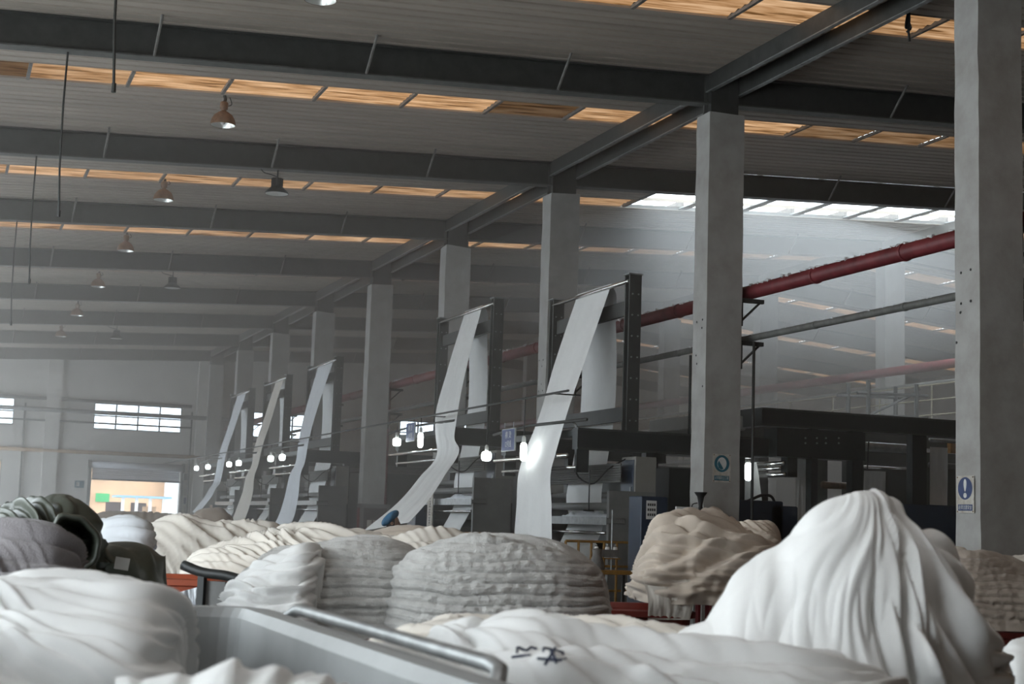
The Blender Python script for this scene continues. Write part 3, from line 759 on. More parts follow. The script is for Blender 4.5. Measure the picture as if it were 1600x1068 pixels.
def disc(mb, cx, cy, rx, ry, z, n=32, z1=None):
    vs = [(cx + rx * math.cos(2 * math.pi * k / n), cy + ry * math.sin(2 * math.pi * k / n), z) for k in range(n)]
    return mb.add(vs, [tuple(range(n))])
def safety_sign(loc, M, w, h, pict, colm, text, label):
    r = empty('safety_sign', loc); tag(r, label, 'sign')
    r.matrix_world = Matrix.Translation(loc) @ M
    MB().bevbox(-w / 2, w / 2, -h / 2, h / 2, 0.0, 0.006, 0.002).build('board', 'sign_board', r)
    R0 = w * 0.415; cyy = h * 0.16
    disc(MB(), 0, cyy, R0, R0, 0.0075).build('round_symbol', colm, r, fix=False)
    if pict == 'bang':
        mb = MB(); n = 24
        vs = []
        for k in range(n):
            a = 2 * math.pi * k / n; yy = math.sin(a)
            vs.append((math.cos(a) * R0 * (0.19 + 0.07 * yy), cyy + R0 * 0.27 + yy * R0 * 0.56, 0.009))
        mb.add(vs, [tuple(range(n))]); disc(mb, 0, cyy - R0 * 0.62, R0 * 0.23, R0 * 0.23, 0.009)
        mb.build('exclamation_mark', 'sign_white', r, fix=False)
    else:
        mb = MB(); n = 28                       # pale face shape cut by a dark slanting band
        poly = [(R0 * 0.62 * math.cos(a), cyy + R0 * 0.74 * math.sin(a)) for a in [2 * math.pi * k / n for k in range(n)]]
        mb.add([(x, y, 0.009) for x, y in poly], [tuple(range(n))]); mb.build('face_symbol', 'sign_white', r, fix=False)
        MB().add([(-R0 * 0.42, cyy + R0 * 0.35, 0.0105), (R0 * 0.22, cyy - R0 * 0.62, 0.0105), (-R0 * 0.1, cyy - R0 * 0.72, 0.0105), (-R0 * 0.46, cyy - R0 * 0.5, 0.0105), (-R0 * 0.6, cyy - R0 * 0.05, 0.0105)], [(0, 1, 2, 3, 4)]).build('respirator_symbol', colm, r, fix=False)
    yb = -h * 0.355
    MB().box(-w * 0.41, w * 0.41, yb - h * 0.085, yb + h * 0.085, 0.006, 0.0075).build('caption_band', colm, r)
    text_part('caption', text, h * 0.125, 'sign_white', r, Matrix.Translation((0, yb, 0.0085)), extrude=0.0, squeeze=0.98 * w * 0.78 / (h * 0.125 * len(text)))
    bl = MB()
    for sx in (-1, 1):
        for sy in (-1, 1): bl.lathe([(0.008, 0.006), (0.008, 0.010), (0.0, 0.010)], (sx * w * 0.44, sy * h * 0.46, 0), 8)
    bl.build('screws', 'lamp_brown', r)
pa = at(1510, 772, X=CX)
safety_sign((CX - 0.009, float(pa[1]), float(pa[2])), M_AISLE, 0.285, 0.39, 'bang', 'sign_navy', '\u5fc5\u987b\u6ce8\u610f\u5b89\u5168', 'blue exclamation mark safety sign on the white column')
pa = at(1127, 731, Y=CYn(0))
safety_sign((float(pa[0]), CYn(0) - 0.009, float(pa[2])), M_FRONT, 0.29, 0.40, 'mask', 'sign_teal', '\u5fc5\u987b\u6234\u9632\u5c18\u53e3\u7f69', 'worn teal protective gear sign on the white column')
# ------------------------------------------------------------------ pipes along the column row
def zpipe(px, py, X): return float(at(px, py, X=X)[2])
PXX = CX + WX + 0.24
def bracketed(name, z, r, mt, label, ys, lint=True):
    t = pipe(name, [(PXX, YBACK + 4, z), (PXX, YFAR - 0.3, z)], r, mt, label)
    oy = YBACK + 4
    for n in ys:
        y = CYn(n) - oy
        br = MB().box(-0.238, 0.16, y + 0.05, y + 0.11, -r - 0.07, -r - 0.01).box(-0.238, -0.19, y + 0.05, y + 0.11, -r - 0.42, -r - 0.01)
        br.tube([(-0.24, y + 0.08, -r - 0.38), (0.1, y + 0.08, -r - 0.06)], 0.018, 6)
        br.build('bracket', 'steel_dark', t)
    for y in np.arange(1.2, YFAR - oy, 2.0):
        MB().tube([(0, y - 0.02, 0), (0, y + 0.02, 0)], r * 1.12, 14).build('coupling', mt, t)
    if lint:   # fluff settled along the top of the pipe
        rr = random.Random(int(z * 10)); mb = MB()
        for y in np.arange(8.0, 50.0, 0.07):
            if rr.random() < 0.75:
                s = r * rr.uniform(0.15, 0.45); dx = rr.uniform(-0.6, 0.4) * r
                mb.tube([(dx, y, r * 0.78), (dx + rr.uniform(-.02, .02), y + rr.uniform(0.03, 0.12), r * (0.9 + rr.uniform(0, 0.28)))], [s, s * 0.3], 5)
        tag(mb.build('settled_fluff', 'lint', t), kind='stuff')
    return t
bracketed('sprinkler_pipe', 4.99, 0.105, 'pipe_red', 'thick red pipe with settled fluff running past the columns', range(-2, 7))
bracketed('service_pipe', 4.31, 0.05, 'pipe_grey', 'thin grey pipe with hanging fluff below the red pipe', range(-2, 7))
rr = random.Random(5)
for (n, z0, z1, lab) in ((0, 4.25, 0.9, 'thin dark drop pipe on the right of the column with the teal sign'), (1, 4.25, 2.95, 'short dark drop pipe ending above the machine beside the column with the teal sign')):
    x, y = (PXX - 0.02, CYn(n) + 0.02) if n == 0 else (float(at(1079, 560, Y=20.9)[0]), 20.9)
    pipe('drop_pipe', [(x, y, z0), (x, y, z1)], 0.022, 'steel_dark', lab, n=8)
a = at(608, 600, X=PXX)
t = pipe('drop_pipe', [(PXX, float(a[1]), 4.9), (PXX, float(a[1]), 0.3)], 0.06, 'pipe_red', 'red drop pipe beside the plain column and notice board')
# ------------------------------------------------------------------ high-bay lamps
def lamp_brown(y, zb):
    r = empty('bell_lamp', (3.66, y, zb)); tag(r, 'rusty brown bell lamp hanging from a skylight bar', 'lamp', 'rusty bell lamps down the hall')
    pr = [(0.185, 0.0), (0.19, 0.03), (0.175, 0.09), (0.14, 0.15), (0.085, 0.195), (0.05, 0.215)]
    MB().lathe(pr, (0, 0, 0), 24).build('shade', 'lamp_brown', r, smooth=True)
    MB().lathe([(0.182, 0.004), (0.165, 0.06), (0.12, 0.13), (0.05, 0.18), (0.0, 0.19)], (0, 0, 0), 24).build('reflector', 'lamp_reflector', r, smooth=True)
    MB().lathe([(0.0, 0.02), (0.03, 0.025), (0.045, 0.06), (0.03, 0.13), (0.0, 0.15)], (0, 0, 0), 12).build('lamp_globe', 'socket_white', r, smooth=True)
    MB().lathe([(0.05, 0.21), (0.035, 0.235), (0.06, 0.25), (0.065, 0.34), (0.05, 0.36), (0.0, 0.36)], (0, 0, 0), 14).build('ballast_housing', 'lamp_brown', r, smooth=True)
    MB().tube([(0, 0, 0.35), (0.015, 0, 0.4), (0, 0, roof_z(3.66) - zb)], 0.025, 8).build('hook', 'lamp_dark', r)
    MB().tube(smooth_curve([(0.05, 0, 0.3), (0.11, 0, 0.33), (0.08, 0, roof_z(3.66) - zb - 0.02)], 8), 0.008, 5).build('cable', 'black_rubber', r)
for y, z in ((15.99, 7.29), (22.05, 7.31), (28.3, 7.37), (34.24, 7.35), (40.28, 7.36), (46.38, 7.32), (52.4, 7.32)): lamp_brown(y, z)
def lamp_dark(n):
    y = CYn(n) + 0.2; x = 5.13; zb = 7.0
    r = empty('ribbed_lamp', (x, y, zb)); tag(r, 'black ribbed high-bay lamp hanging under a roof beam', 'lamp', 'black high-bay lamps under the beams')
    MB().lathe([(0.2, 0.0), (0.205, 0.015), (0.17, 0.06), (0.12, 0.10), (0.1, 0.13)], (0, 0, 0), 24).build('shade', 'lamp_dark', r, smooth=True)
    MB().lathe([(0.195, 0.004), (0.15, 0.05), (0.08, 0.09), (0.0, 0.095)], (0, 0, 0), 24).build('reflector', 'lamp_reflector', r, smooth=True)
    hs = MB().lathe([(0.085, 0.12), (0.085, 0.27), (0.0, 0.28)], (0, 0, 0), 16)
    for k in range(12):
        a = 2 * math.pi * k / 12; c, s = math.cos(a), math.sin(a)
        hs.tube([(c * 0.09, s * 0.09, 0.12), (c * 0.09, s * 0.09, 0.27)], 0.014, 5)
    hs.build('heat_sink', 'lamp_dark', r)
    MB().tube([(0, 0, 0.27), (0, 0, raft_z(x) - zb)], 0.014, 6).build('suspension_rod', 'lamp_dark', r)
    MB().tube(smooth_curve([(0.0, 0.0, 0.3), (-0.12, 0, 0.33), (-0.25, 0, 0.36), (-0.3, 0, raft_z(x) - zb)], 10), 0.009, 5).build('cable', 'black_rubber', r)
for n in (1, 3, 5): lamp_dark(n)
for n in (-1, 0, 1, 2):
    y = CYn(n) + 0.2; x = 1.17
    r = empty('hanging_rod', (x, y, 5.12)); tag(r, 'thin black rod hanging straight down from a roof beam', 'rod', 'rods hanging from the roof beams')
    MB().tube([(0.03, 0, 0), (0.0, 0, 0.6), (-0.01, 0, 1.4), (0.0, 0, raft_z(x) - 5.12)], 0.014, 6).build('rod', 'lamp_dark', r)
    MB().tube([(0.03, 0, -0.03), (0.03, 0, 0.05)], 0.022, 6).build('end_fitting', 'lamp_dark', r)
a = at(1420, 58, Y=15.5)
r = empty('cable_bundle', (float(a[0]), 15.5, float(a[2]) - 0.05)); tag(r, 'frayed black cable bundle dangling from the roof in front of a skylight', 'cable')
for i in range(4):
    rr = random.Random(i); h = roof_z(a[0]) - a[2] + 0.05
    MB().tube(smooth_curve([(rr.uniform(-.03, .03), rr.uniform(-.02, .02), 0.12 * i), (rr.uniform(-.05, .05), 0, h * 0.4), (rr.uniform(-.04, .04), 0, h * 0.7), (0, 0, h)], 12), 0.016, 6).build('cable_strand', 'black_rubber', r)

# ------------------------------------------------------------------ railings, boards and boxes by the machines
def railing(x0, x1, y, z0, z1, nposts, label, mt='rail_yellow', axis='x'):
    r = empty('safety_railing', ((x0, y, 0) if axis == 'x' else (y, x0, 0))); tag(r, label, 'railing')
    L = x1 - x0; V = (lambda u, z: (u, 0, z)) if axis == 'x' else (lambda u, z: (0, u, z))
    for k in range(nposts):
        u = L * k / (nposts - 1)
        MB().tube([V(u, z0), V(u, z1)], 0.02, 8).build('post', mt, r)
    for z in (z1, z1 - (z1 - max(z0, z1 - 0.9)) * 0.38, z1 - (z1 - max(z0, z1 - 0.9)) * 0.76):
        MB().tube([V(0, z), V(L, z)], 0.018, 8).build('rail', mt, r)
    return r
railing(8.36, 9.75, 19.5, 0.0, 1.30, 8, 'low yellow railing under the straight falling cloth')
a = at(727, 832, Y=25.6); railing(float(a[0]), float(a[0]) + 1.3, 25.6, 0.0, float(a[2]), 5, 'low yellow railing behind the second head of dark hair')
railing(20.0, 46.0, 20.9, 3.6, 4.95, 14, 'long faded yellow railing of the gallery by the farther columns', 'rail_faded', axis='y')
g = empty('gallery_deck', (20.9, 20.0, 3.5)); tag(g, 'raised walkway deck running along the farther column row', 'walkway')
for k in range(13): B(0, 0.66, k * 2.0 + 0.02, k * 2.0 + 1.98, 0, 0.1).build('deck_panel', 'brace_steel', g)
for k in range(5): B(0.05, 0.13, k * 6.0 + 0.6, k * 6.0 + 0.7, -3.5, 0).build('deck_leg', 'steel_dark', g)
pipe('gallery_pipe', [(21.3, 12.0, 5.45), (21.3, YFAR - 0.4, 5.45)], 0.11, 'pipe_red', 'dull red pipe running along the farther column row')
pipe('gallery_pipe', [(21.3, 12.0, 5.05), (21.3, YFAR - 0.4, 5.05)], 0.05, 'pipe_grey', 'grey pipe under the dull red pipe of the farther columns')
# scaffold frame beside the farther column
a = at(1380, 640, Y=28.5)
sc = empty('scaffold_tower', (float(a[0]) - 0.4, 28.5, 0)); tag(sc, 'dark steel scaffold tower in front of a farther white column', 'scaffold')
for dx in (0, 1.3):
    for dy in (0, 0.8): MB().tube([(dx, dy, 0), (dx, dy, 5.0)], 0.05, 8).build('standard', 'machine_black', sc)
for z in (3.7, 4.2, 4.7):
    for dy in (0, 0.8): MB().tube([(-0.3, dy, z), (1.6, dy, z + 0.05)], 0.035, 8).build('ledger', 'machine_black', sc)
for z in (3.5, 4.2): MB().tube([(0, 0, z), (1.3, 0, z + 0.6)], 0.03, 6).build('diagonal_brace', 'machine_black', sc)

mat('box_red', (0.12, 0.012, 0.016), 0.4, var=0.25, scale=6)
mat('paper', (0.62, 0.62, 0.60), 0.8, var=0.05)
mat('board_dark', (0.055, 0.035, 0.035), 0.5, var=0.2)
r = empty('fire_cabinet', (9.83, 18.3, 0)); tag(r, 'dark red fire cabinet standing against the column with teal sign', 'cabinet')
MB().bevbox(0, 0.27, 0, 0.22, 0.95, 1.78, 0.012).build('body', 'box_red', r)
B(0.02, 0.25, -0.008, 0, 1.0, 1.74).build('door', 'box_red', r)
for x in (0.03, 0.2): B(x, x + 0.04, 0.05, 0.17, 0, 0.95).build('leg', 'box_red', r)
r = empty('alarm_horn', (9.83, 18.32, 1.78)); tag(r, 'black horn shaped alarm standing on the red fire cabinet', 'horn')
MB().lathe([(0.05, 0.0), (0.045, 0.03), (0.025, 0.05), (0.035, 0.12), (0.05, 0.19), (0.085, 0.235), (0.09, 0.25), (0.0, 0.25)], (0.05, 0.05, 0), 14).build('horn_body', 'black_rubber', r, smooth=True)
MB().tube(smooth_curve([(0.0, 0.05, 0.1), (-0.07, 0.05, 0.08), (-0.09, 0.05, 0.0)], 8), 0.008, 5).build('cord', 'black_rubber', r)
r = empty('notice_board', (9.46, 18.28, 0)); tag(r, 'small white framed board left of the red fire cabinet', 'board')
for (a0, a1, b0, b1) in ((0, 0.34, 1.74, 1.82), (0, 0.34, 1.3, 1.34), (0, 0.03, 1.34, 1.74), (0.31, 0.34, 1.34, 1.74)):
    B(a0, a1, 0, 0.03, b0, b1).build('frame', 'sign_white', r)
B(0.03, 0.31, 0.01, 0.02, 1.34, 1.74).build('panel', 'board_dark', r)
for k in range(2): B(0.17 + k * 0.07, 0.22 + k * 0.07, 0.004, 0.009, 1.52, 1.70).build('card', 'sign_white', r)
for x in (0.02, 0.29): B(x, x + 0.03, 0, 0.03, 0, 1.3).build('leg', 'galvanised', r)
r = empty('blue_cabinet', (9.28, 19.0, 0)); tag(r, 'dark blue cabinet with a printed white notice behind the beige pile', 'cabinet')
MB().bevbox(0, 0.42, 0, 0.4, 0.0, 1.96, 0.012).build('body', 'machine_blue', r)
B(0.08, 0.24, -0.006, -0.001, 1.64, 1.9).build('notice', 'paper', r)
tx = MB()
for z in (1.86, 1.79, 1.72):
    for k in range(4): tx.box(0.10 + k * 0.033, 0.123 + k * 0.033, -0.008, -0.006, z - 0.035, z)
tx.build('notice_print', 'ink_black', r)
r = empty('notice_board', (9.93, 36.4, 0)); tag(r, 'maroon notice board in a grey frame at the foot of the plain column', 'board')
for (a0, a1, b0, b1, mt) in ((0, 0.85, 1.8, 1.9, 'machine_grey'), (0, 0.06, 0, 1.8, 'pipe_red'), (0.06, 0.16, 0.3, 1.8, 'machine_grey'), (0.77, 0.85, 0, 1.8, 'machine_grey')):
    B(a0, a1, 0, 0.05, b0, b1).build('frame', mt, r)
B(0.16, 0.77, 0.02, 0.03, 0.5, 1.8).build('panel', 'board_dark', r)
for k in range(3): B(0.26 + k * 0.16, 0.38 + k * 0.16, 0.012, 0.018, 1.3, 1.5).build('card', 'sign_board', r)
# tall strip of printed lettering on the second machine
a = at(672, 800, X=9.2)
r = empty('strip_notice', (9.2, float(a[1]), float(a[2]))); tag(r, 'tall narrow white notice with a column of characters behind the swinging cloth', 'sign')
MB().box(-0.01, 0.01, -0.16, 0.16, -0.42, 0.42).build('board', 'sign_board', r)
for k in range(5):                             # unreadable characters: only their strokes
    z = 0.32 - k * 0.16; rr = random.Random(70 + k); ch = MB()
    for q in range(3): zz = z - 0.055 + q * 0.05; ch.box(-0.013, -0.010, -0.06 + rr.uniform(0, 0.03), 0.06 - rr.uniform(0, 0.03), zz, zz + 0.016)
    yy = rr.uniform(-0.03, 0.03); ch.box(-0.013, -0.010, yy - 0.008, yy + 0.008, z - 0.06, z + 0.06)
    tag(ch.build('character_strokes', 'ink_black', r), kind='stuff')
# sewing stand with thread cones in front of the first machine
a = at(950, 886, Y=19.0)
r = empty('sewing_stand', (float(a[0]) - 0.25, 18.9, 0)); tag(r, 'small orange sewing stand with a machine head under the straight falling cloth', 'table')
MB().bevbox(-0.05, 0.6, 0, 0.35, 0.86, 0.92, 0.01).build('table_top', 'rail_yellow', r)
for x in (0.0, 0.5): B(x, x + 0.04, 0.15, 0.19, 0, 0.86).build('leg', 'steel_dark', r)
MB().lathe([(0.11, 0.0), (0.1, 0.1), (0.06, 0.2), (0.07, 0.28), (0.0, 0.3)], (0.1, 0.15, 0.92), 14).build('machine_head', 'brace_steel', r, smooth=True)
B(0.1, 0.42, 0.12, 0.2, 1.1, 1.2).build('machine_arm', 'brace_steel', r)
MB().tube([(0.33, 0.17, 0.92), (0.33, 0.17, 1.75)], 0.01, 6).build('thread_stand', 'galvanised', r)
B(0.05, 0.45, 0.12, 0.24, 1.07, 1.085).build('cone_tray', 'rail_yellow', r)
for i, (dx, z) in enumerate(((0.08, 1.085), (0.25, 1.1), (0.37, 1.1))):
    c = empty('thread_cone', (float(a[0]) - 0.25 + dx + 0.02, 18.9 + 0.18, z + (0.0 if i == 0 else -0.015))); tag(c, 'white cone of thread on the orange sewing stand', 'thread cone', 'thread cones')
    MB().lathe([(0.0, 0.0), (0.042, 0.0), (0.03, 0.15), (0.012, 0.155), (0.012, 0.18), (0.0, 0.18)], (0, 0, 0), 12).build('thread', 'cloth_white', c, smooth=True)
    MB().lathe([(0.02, 0.155), (0.012, 0.175), (0.0, 0.175)], (0, 0, 0), 8).build('cone_tip', 'brace_steel', c)
# far wall signs
for (px, py, w, h, mt, lab) in ((124, 756, 0.36, 0.28, 'sign_teal', 'small green exit sign on the far wall left of the shutter door'), (291, 782, 0.3, 0.42, 'sign_blue', 'pale blue poster on the far wall right of the shutter door')):
    a = at(px, py, Y=YFAR - 0.01)
    r = empty('wall_sign', (float(a[0]), YFAR - 0.012, float(a[2]))); tag(r, lab, 'sign')
    B(-w / 2, w / 2, -0.004, 0.008, -h / 2, h / 2).build('board', 'sign_white' if 'poster' in lab else mt, r)
    B(-w * 0.35, w * 0.0, -0.008, -0.004, -h * 0.3, h * 0.3).build('symbol', 'sign_white' if mt == 'sign_teal' else mt, r)

# ------------------------------------------------------------------ yard outside the shutter door
mat('yard_ground', (0.40, 0.38, 0.35), 0.9)
mat('facade_orange', (0.70, 0.44, 0.27), 0.85, var=0.45, scale=0.35)
mat('facade_white', (0.80, 0.80, 0.80), 0.85)
mat('awning_blue', (0.25, 0.45, 0.62), 0.5)
mat('sign_green', (0.05, 0.42, 0.14), 0.5)
tag(B(-25, 60, YFAR + 0.3, 110, -0.25, -0.02).build('yard_ground', 'yard_ground'), kind='structure')
b = empty('yard_building', (4.0, 82.0, 0)); tag(b, 'orange rendered building across the yard seen through the shutter door', 'building')
B(-14, 7.6, 0, 6, 0, 5.2).build('wall', 'facade_orange', b)
B(7.6, 22, -0.5, 6, 0, 5.2).build('side_wall', 'facade_white', b)
for x in (4.6, 5.9): B(x, x + 0.8, -0.05, 0.05, 0, 2.0).build('doorway', 'board_dark', b)
a = at(160, 777, Y=82)
B(float(a[0]) - 4.0 - 0.35, float(a[0]) - 4.0 + 0.35, -0.06, 0, float(a[2]) - 0.22, float(a[2]) + 0.22).build('green_plate', 'sign_green', b)
a0 = at(180, 773, Y=76); a1 = at(266, 776, Y=76)
aw = empty('yard_shelter', (float(a0[0]), 76.0, 0)); tag(aw, 'small open shelter with a pale blue roof standing in the yard', 'shelter')
Lw = float(a1[0] - a0[0])
MB().box(0, Lw, -0.6, 1.4, float(a0[2]) - 0.1, float(a0[2])).build('roof', 'awning_blue', aw)
for k in range(4):
    x = 0.35 + (Lw - 0.7) * k / 3; B(x - 0.07, x + 0.07, -0.4, -0.26, 0, float(a0[2]) - 0.1).build('post', 'facade_white', aw)
B(Lw * 0.55, Lw * 0.8, 0.9, 1.0, 0, 1.8).build('back_panel', 'facade_orange', aw)
# ------------------------------------------------------------------ fabric piles and carts
def heap(name, top, dist, zb, T, label, mt, disp, cat='fabric pile', group=None, nu=150, nv=80, e=2.6, drop=0.0, endp=5, parent=None, skew=0.0):
    """pile of cloth: crest line given by photo points at a known distance, body of depth T down to height zb.
    dist: depth per crest point (or one number). disp(S, V, P, fr) -> outward displacement in metres."""
    top = np.array(top, float); xs = np.linspace(top[0, 0], top[-1, 0], nu)
    cur = smooth_curve(np.c_[top, np.broadcast_to(dist, (len(top),))], 400)
    o = np.argsort(cur[:, 0]); ys = np.interp(xs, cur[o, 0], cur[o, 1]); ds = np.interp(xs, top[:, 0], np.broadcast_to(dist, (len(top),)))
    P0 = np.array([CAM + ray(x, y) * d for x, y, d in zip(xs, ys, ds)])
    H = P0 - CAM; H[:, 2] = 0; H /= np.linalg.norm(H, axis=1)[:, None]
    zt = np.maximum(P0[:, 2], zb + 0.02)
    t = np.linspace(-1, 1, nu); Ti = T * np.maximum(0.12, (1 - np.abs(t) ** endp)) ** 0.5
    v = np.linspace(0, 1, nv); ph = np.pi * v
    c = np.sign(np.cos(ph)) * np.abs(np.cos(ph)) ** (2 / e); s_ = np.abs(np.sin(ph)) ** (2 / e)
    A = np.zeros((nu, nv, 3))
    off = -0.5 * Ti[:, None] * c[None, :] + skew * T * (1 - s_)[None, :]
    A[..., 0] = P0[:, 0, None] + H[:, 0, None] * off; A[..., 1] = P0[:, 1, None] + H[:, 1, None] * off
    A[..., 2] = zb + (zt - zb)[:, None] * s_[None, :]
    S = np.concatenate([[0], np.cumsum(np.linalg.norm(np.diff(P0[:, :2], axis=0), axis=1))])[:, None] + 0 * v[None, :]
    dv = np.linalg.norm(np.diff(A, axis=1), axis=2); V = np.concatenate([np.zeros((nu, 1)), np.cumsum(dv, axis=1)], axis=1)
    N = grid_normals(A)
    cen = A.mean(axis=(0, 1)); flip = ((A - cen) * N).sum() < 0
    if flip: N = -N
    fr = c[None, :] + 0 * S                              # 1 on the camera side, 0 on top, -1 behind
    D = disp(S, V, A, fr)
    A = A + N * D[..., None]
    base = np.array([cen[0], cen[1], zb])
    o = MB().grid(A - base).build(name, mt, parent, smooth=True, fix=False)
    o.location = tuple(base)
    return tag(o, label, cat, group)
def sstep(a, b, x):
    t = np.clip((x - a) / (b - a), 0, 1); return t * t * (3 - 2 * t)
_rnd = np.random.RandomState(11).rand(4096)
def folds(S, V, lam, ang, seed, warp=0.9, wf=0.9, sharp=0.70, mf=1.1):
    """long continuous overlapping folds: slow rise, quick drop; 0..1"""
    a = math.cos(ang) * V + math.sin(ang) * S; b = -math.sin(ang) * V + math.cos(ang) * S
    ph = a / lam + warp * pn(S * wf, V * wf, seed) + 0.35 * warp * pn(S * wf * 2.7, V * wf * 2.7, seed + 3) + 40
    i = np.floor(ph); f = ph - i
    k = (i.astype(int) * 37 + int(seed * 91)) % 4096
    amp = (0.35 + 0.65 * _rnd[k]) * (0.25 + 0.75 * sstep(-0.35, 0.35, pn(b * mf + i * 7.3, a * mf * 0.6, seed + 9)))
    prof = np.sin(np.minimum(f / sharp, 1) * math.pi / 2) ** 1.1 * (1 - sstep(sharp, 1.0, f))
    return amp * prof
def soft(amp=0.05, lu=0.5, lv=0.16, seed=0.0, fine=0.35, tilt=0.0, warp=0.9):
    ang = math.atan(tilt) + (math.pi / 2 if lu < lv else 0.0); lam = min(lu, lv)
    def f(S, V, P, fr):
        d = folds(S, V, lam, ang, seed, warp) - 0.3
        d2 = folds(S, V, lam * 0.45, ang + 0.5, seed + 17, warp * 1.3, 1.6) - 0.2
        d3 = folds(S, V, lam * 1.7, ang - 0.8, seed + 29, warp, 0.8) - 0.3
        big = pn(S / 0.55, V / 0.55, seed + 21)
        mk = sstep(-0.1, 0.4, pn(S * 1.1, V * 1.1, seed + 31))
        return amp * (d + fine * d2 * (0.3 + mk) + 0.5 * d3 * mk + 0.45 * big)
    return f
def layers(th=0.055, amp=0.03, seed=0.0, frng=0.006, topf=None):
    """edges of stacked folded layers on the camera side, soft cloth on top"""
    tf = topf or soft(0.05, 0.5, 0.14, seed + 2, 0.5, 0.3)
    def f(S, V, P, fr):
        Z = P[..., 2]
        z = Z + 0.035 * pn(S * 1.3, Z * 1.5, seed) + 0.014 * pn(S * 4, Z * 6, seed + 3)
        ph = z / th + 40; idx = np.floor(ph); fz = ph - idx
        lay = np.sin(np.pi * fz) ** 0.55
        jut = pn(idx * 3.71 + 0.5, S * 0.6, seed + 7)
        sub = np.abs(np.sin(np.pi * ph * 3.0 + 2 * pn(S * 3, Z * 9, seed + 4))) ** 0.6
        fr_ = pn(S * 20, Z * 34, seed + 9)
        side = amp * (lay - 0.6) + amp * 1.2 * jut + 0.2 * amp * sub + frng * fr_ * 1.3 + 0.006 * pn(S * 14, Z * 9, seed + 10) + 0.05 * pn(S * 1.2, Z * 1.2, seed + 13)
        k = sstep(0.25, 0.6, fr + 0.12 * pn(S * 2.5, V * 2, seed + 15))
        return side * k + tf(S, V, P, fr) * (1 - k)
    return f
def fan(cx, cz, axis, amp, seed, nf=9, left=0.15):
    """folds radiating from a gathered peak at (cx along axis, cz high)"""
    def f(S, V, P, fr):
        U = P[..., 0] * axis[0] + P[..., 1] * axis[1] - cx; Zd = cz - P[..., 2]
        th = np.arctan2(U, Zd + 0.14) + 0.22 * np.sin(np.hypot(U, Zd) * 4.2); r = np.hypot(U, Zd)
        g = np.clip((th + 0.25) / 0.5, left, 1)
        w = 0.35 * pn(r * 3, th * 1.5, seed)
        d = crease(th * nf * 0.55 + w + r * 0.8, r * 1.3, seed) - 0.4
        d2 = crease(th * nf * 1.1 + w, r * 2.5, seed + 4) - 0.4
        sm = soft(0.025, 0.3, 0.9, seed + 8, 0.3, 0.4)(S, V, P, fr)
        return sstep(-0.55, -0.05, fr) * (1 - 0.75 * sstep(0.75, 1.25, th)) * amp * g * (1.35 * (1 - np.exp(-r / 0.28))) * (d + 0.45 * d2) + sm
    return f

mat('cart_grey', (0.34, 0.35, 0.35), 0.45, var=0.1, scale=4)
mat('cart_red', (0.16, 0.022, 0.014), 0.5, var=0.3, scale=5)
mat('cart_orange', (0.36, 0.065, 0.02), 0.5, var=0.25, scale=5)
def cart(loc, rz, L, W, z0, z1, mt, label, handle=True, wall=0.085, taper=0.05, hm='galvanised'):
    """rectangular fabric trolley; L along local y, W along local x"""
    r = empty('fabric_cart', loc, rz); tag(r, label, 'cart', 'fabric carts')
    def loop(x, y, rad, n=5):
        pts = []
        for (sx, sy, a0) in ((1, -1, -90), (1, 1, 0), (-1, 1, 90), (-1, -1, 180)):
            for k in range(n):
                a = math.radians(a0 + 90 * k / (n - 1))
                pts.append((sx * (x - rad) + rad * math.cos(a), sy * (y - rad) + rad * math.sin(a)))
        return pts
    rings = []
    hx, hy = W / 2, L / 2
    for (ix, z, rad) in ((taper, z0, 0.1), (0.0, z1 - 0.05, 0.12), (-0.035, z1 - 0.04, 0.13), (-0.035, z1, 0.13), (0.02, z1 + 0.008, 0.12), (wall - 0.02, z1 + 0.006, 0.1), (wall, z1 - 0.03, 0.1), (wall + taper, z0 + 0.06, 0.08)):
        rings.append([(x, y, z) for (x, y) in loop(hx - ix, hy - ix, rad)])
    mb = MB(); n = len(rings[0]); vs = [p for rg in rings for p in rg]
    fs = [(i * n + k, i * n + (k + 1) % n, (i + 1) * n + (k + 1) % n, (i + 1) * n + k) for i in range(len(rings) - 1) for k in range(n)]
    fs.append(tuple(range(n - 1, -1, -1))); fs.append(tuple(range((len(rings) - 1) * n, len(rings) * n)))
    mb.add(vs, fs).build('tub', mt, r, smooth=False)
    ch = MB()
    for x in (-hx + 0.15, hx - 0.2): ch.box(x, x + 0.05, -hy + 0.1, hy - 0.1, z0 - 0.06, z0)
    ch.build('chassis', 'steel_dark', r)
    for sx in (-1, 1):
        for sy in (-1, 1):
            w = MB().tube([(sx * (hx - 0.2) - 0.02, sy * (hy - 0.25), 0.08), (sx * (hx - 0.2) + 0.02, sy * (hy - 0.25), 0.08)], 0.08, 14).build('caster_wheel', 'black_rubber', r, smooth=False)
            B(sx * (hx - 0.2) - 0.03, sx * (hx - 0.2) + 0.03, sy * (hy - 0.25) - 0.03, sy * (hy - 0.25) + 0.03, 0.1, z0 - 0.05).build('caster_fork', 'steel_dark', r)
    if handle:
        x = hx + 0.085; ya, yb = hy * 0.80, -hy * 0.72
        MB().tube([(hx - 0.02, ya + 0.02, z1 - 0.1), (hx + 0.04, ya + 0.02, z1 - 0.05), (x - 0.015, ya, z1 - 0.01), (x, ya - 0.05, z1 + 0.012), (x, ya - 0.12, z1 + 0.018), (x, yb + 0.1, z1 + 0.018), (x, yb + 0.04, z1 + 0.01), (x - 0.02, yb, z1 - 0.02), (hx + 0.03, yb - 0.02, z1 - 0.06), (hx - 0.02, yb - 0.02, z1 - 0.1)], 0.021, 12).build('handle', hm, r, smooth=True)
    return r

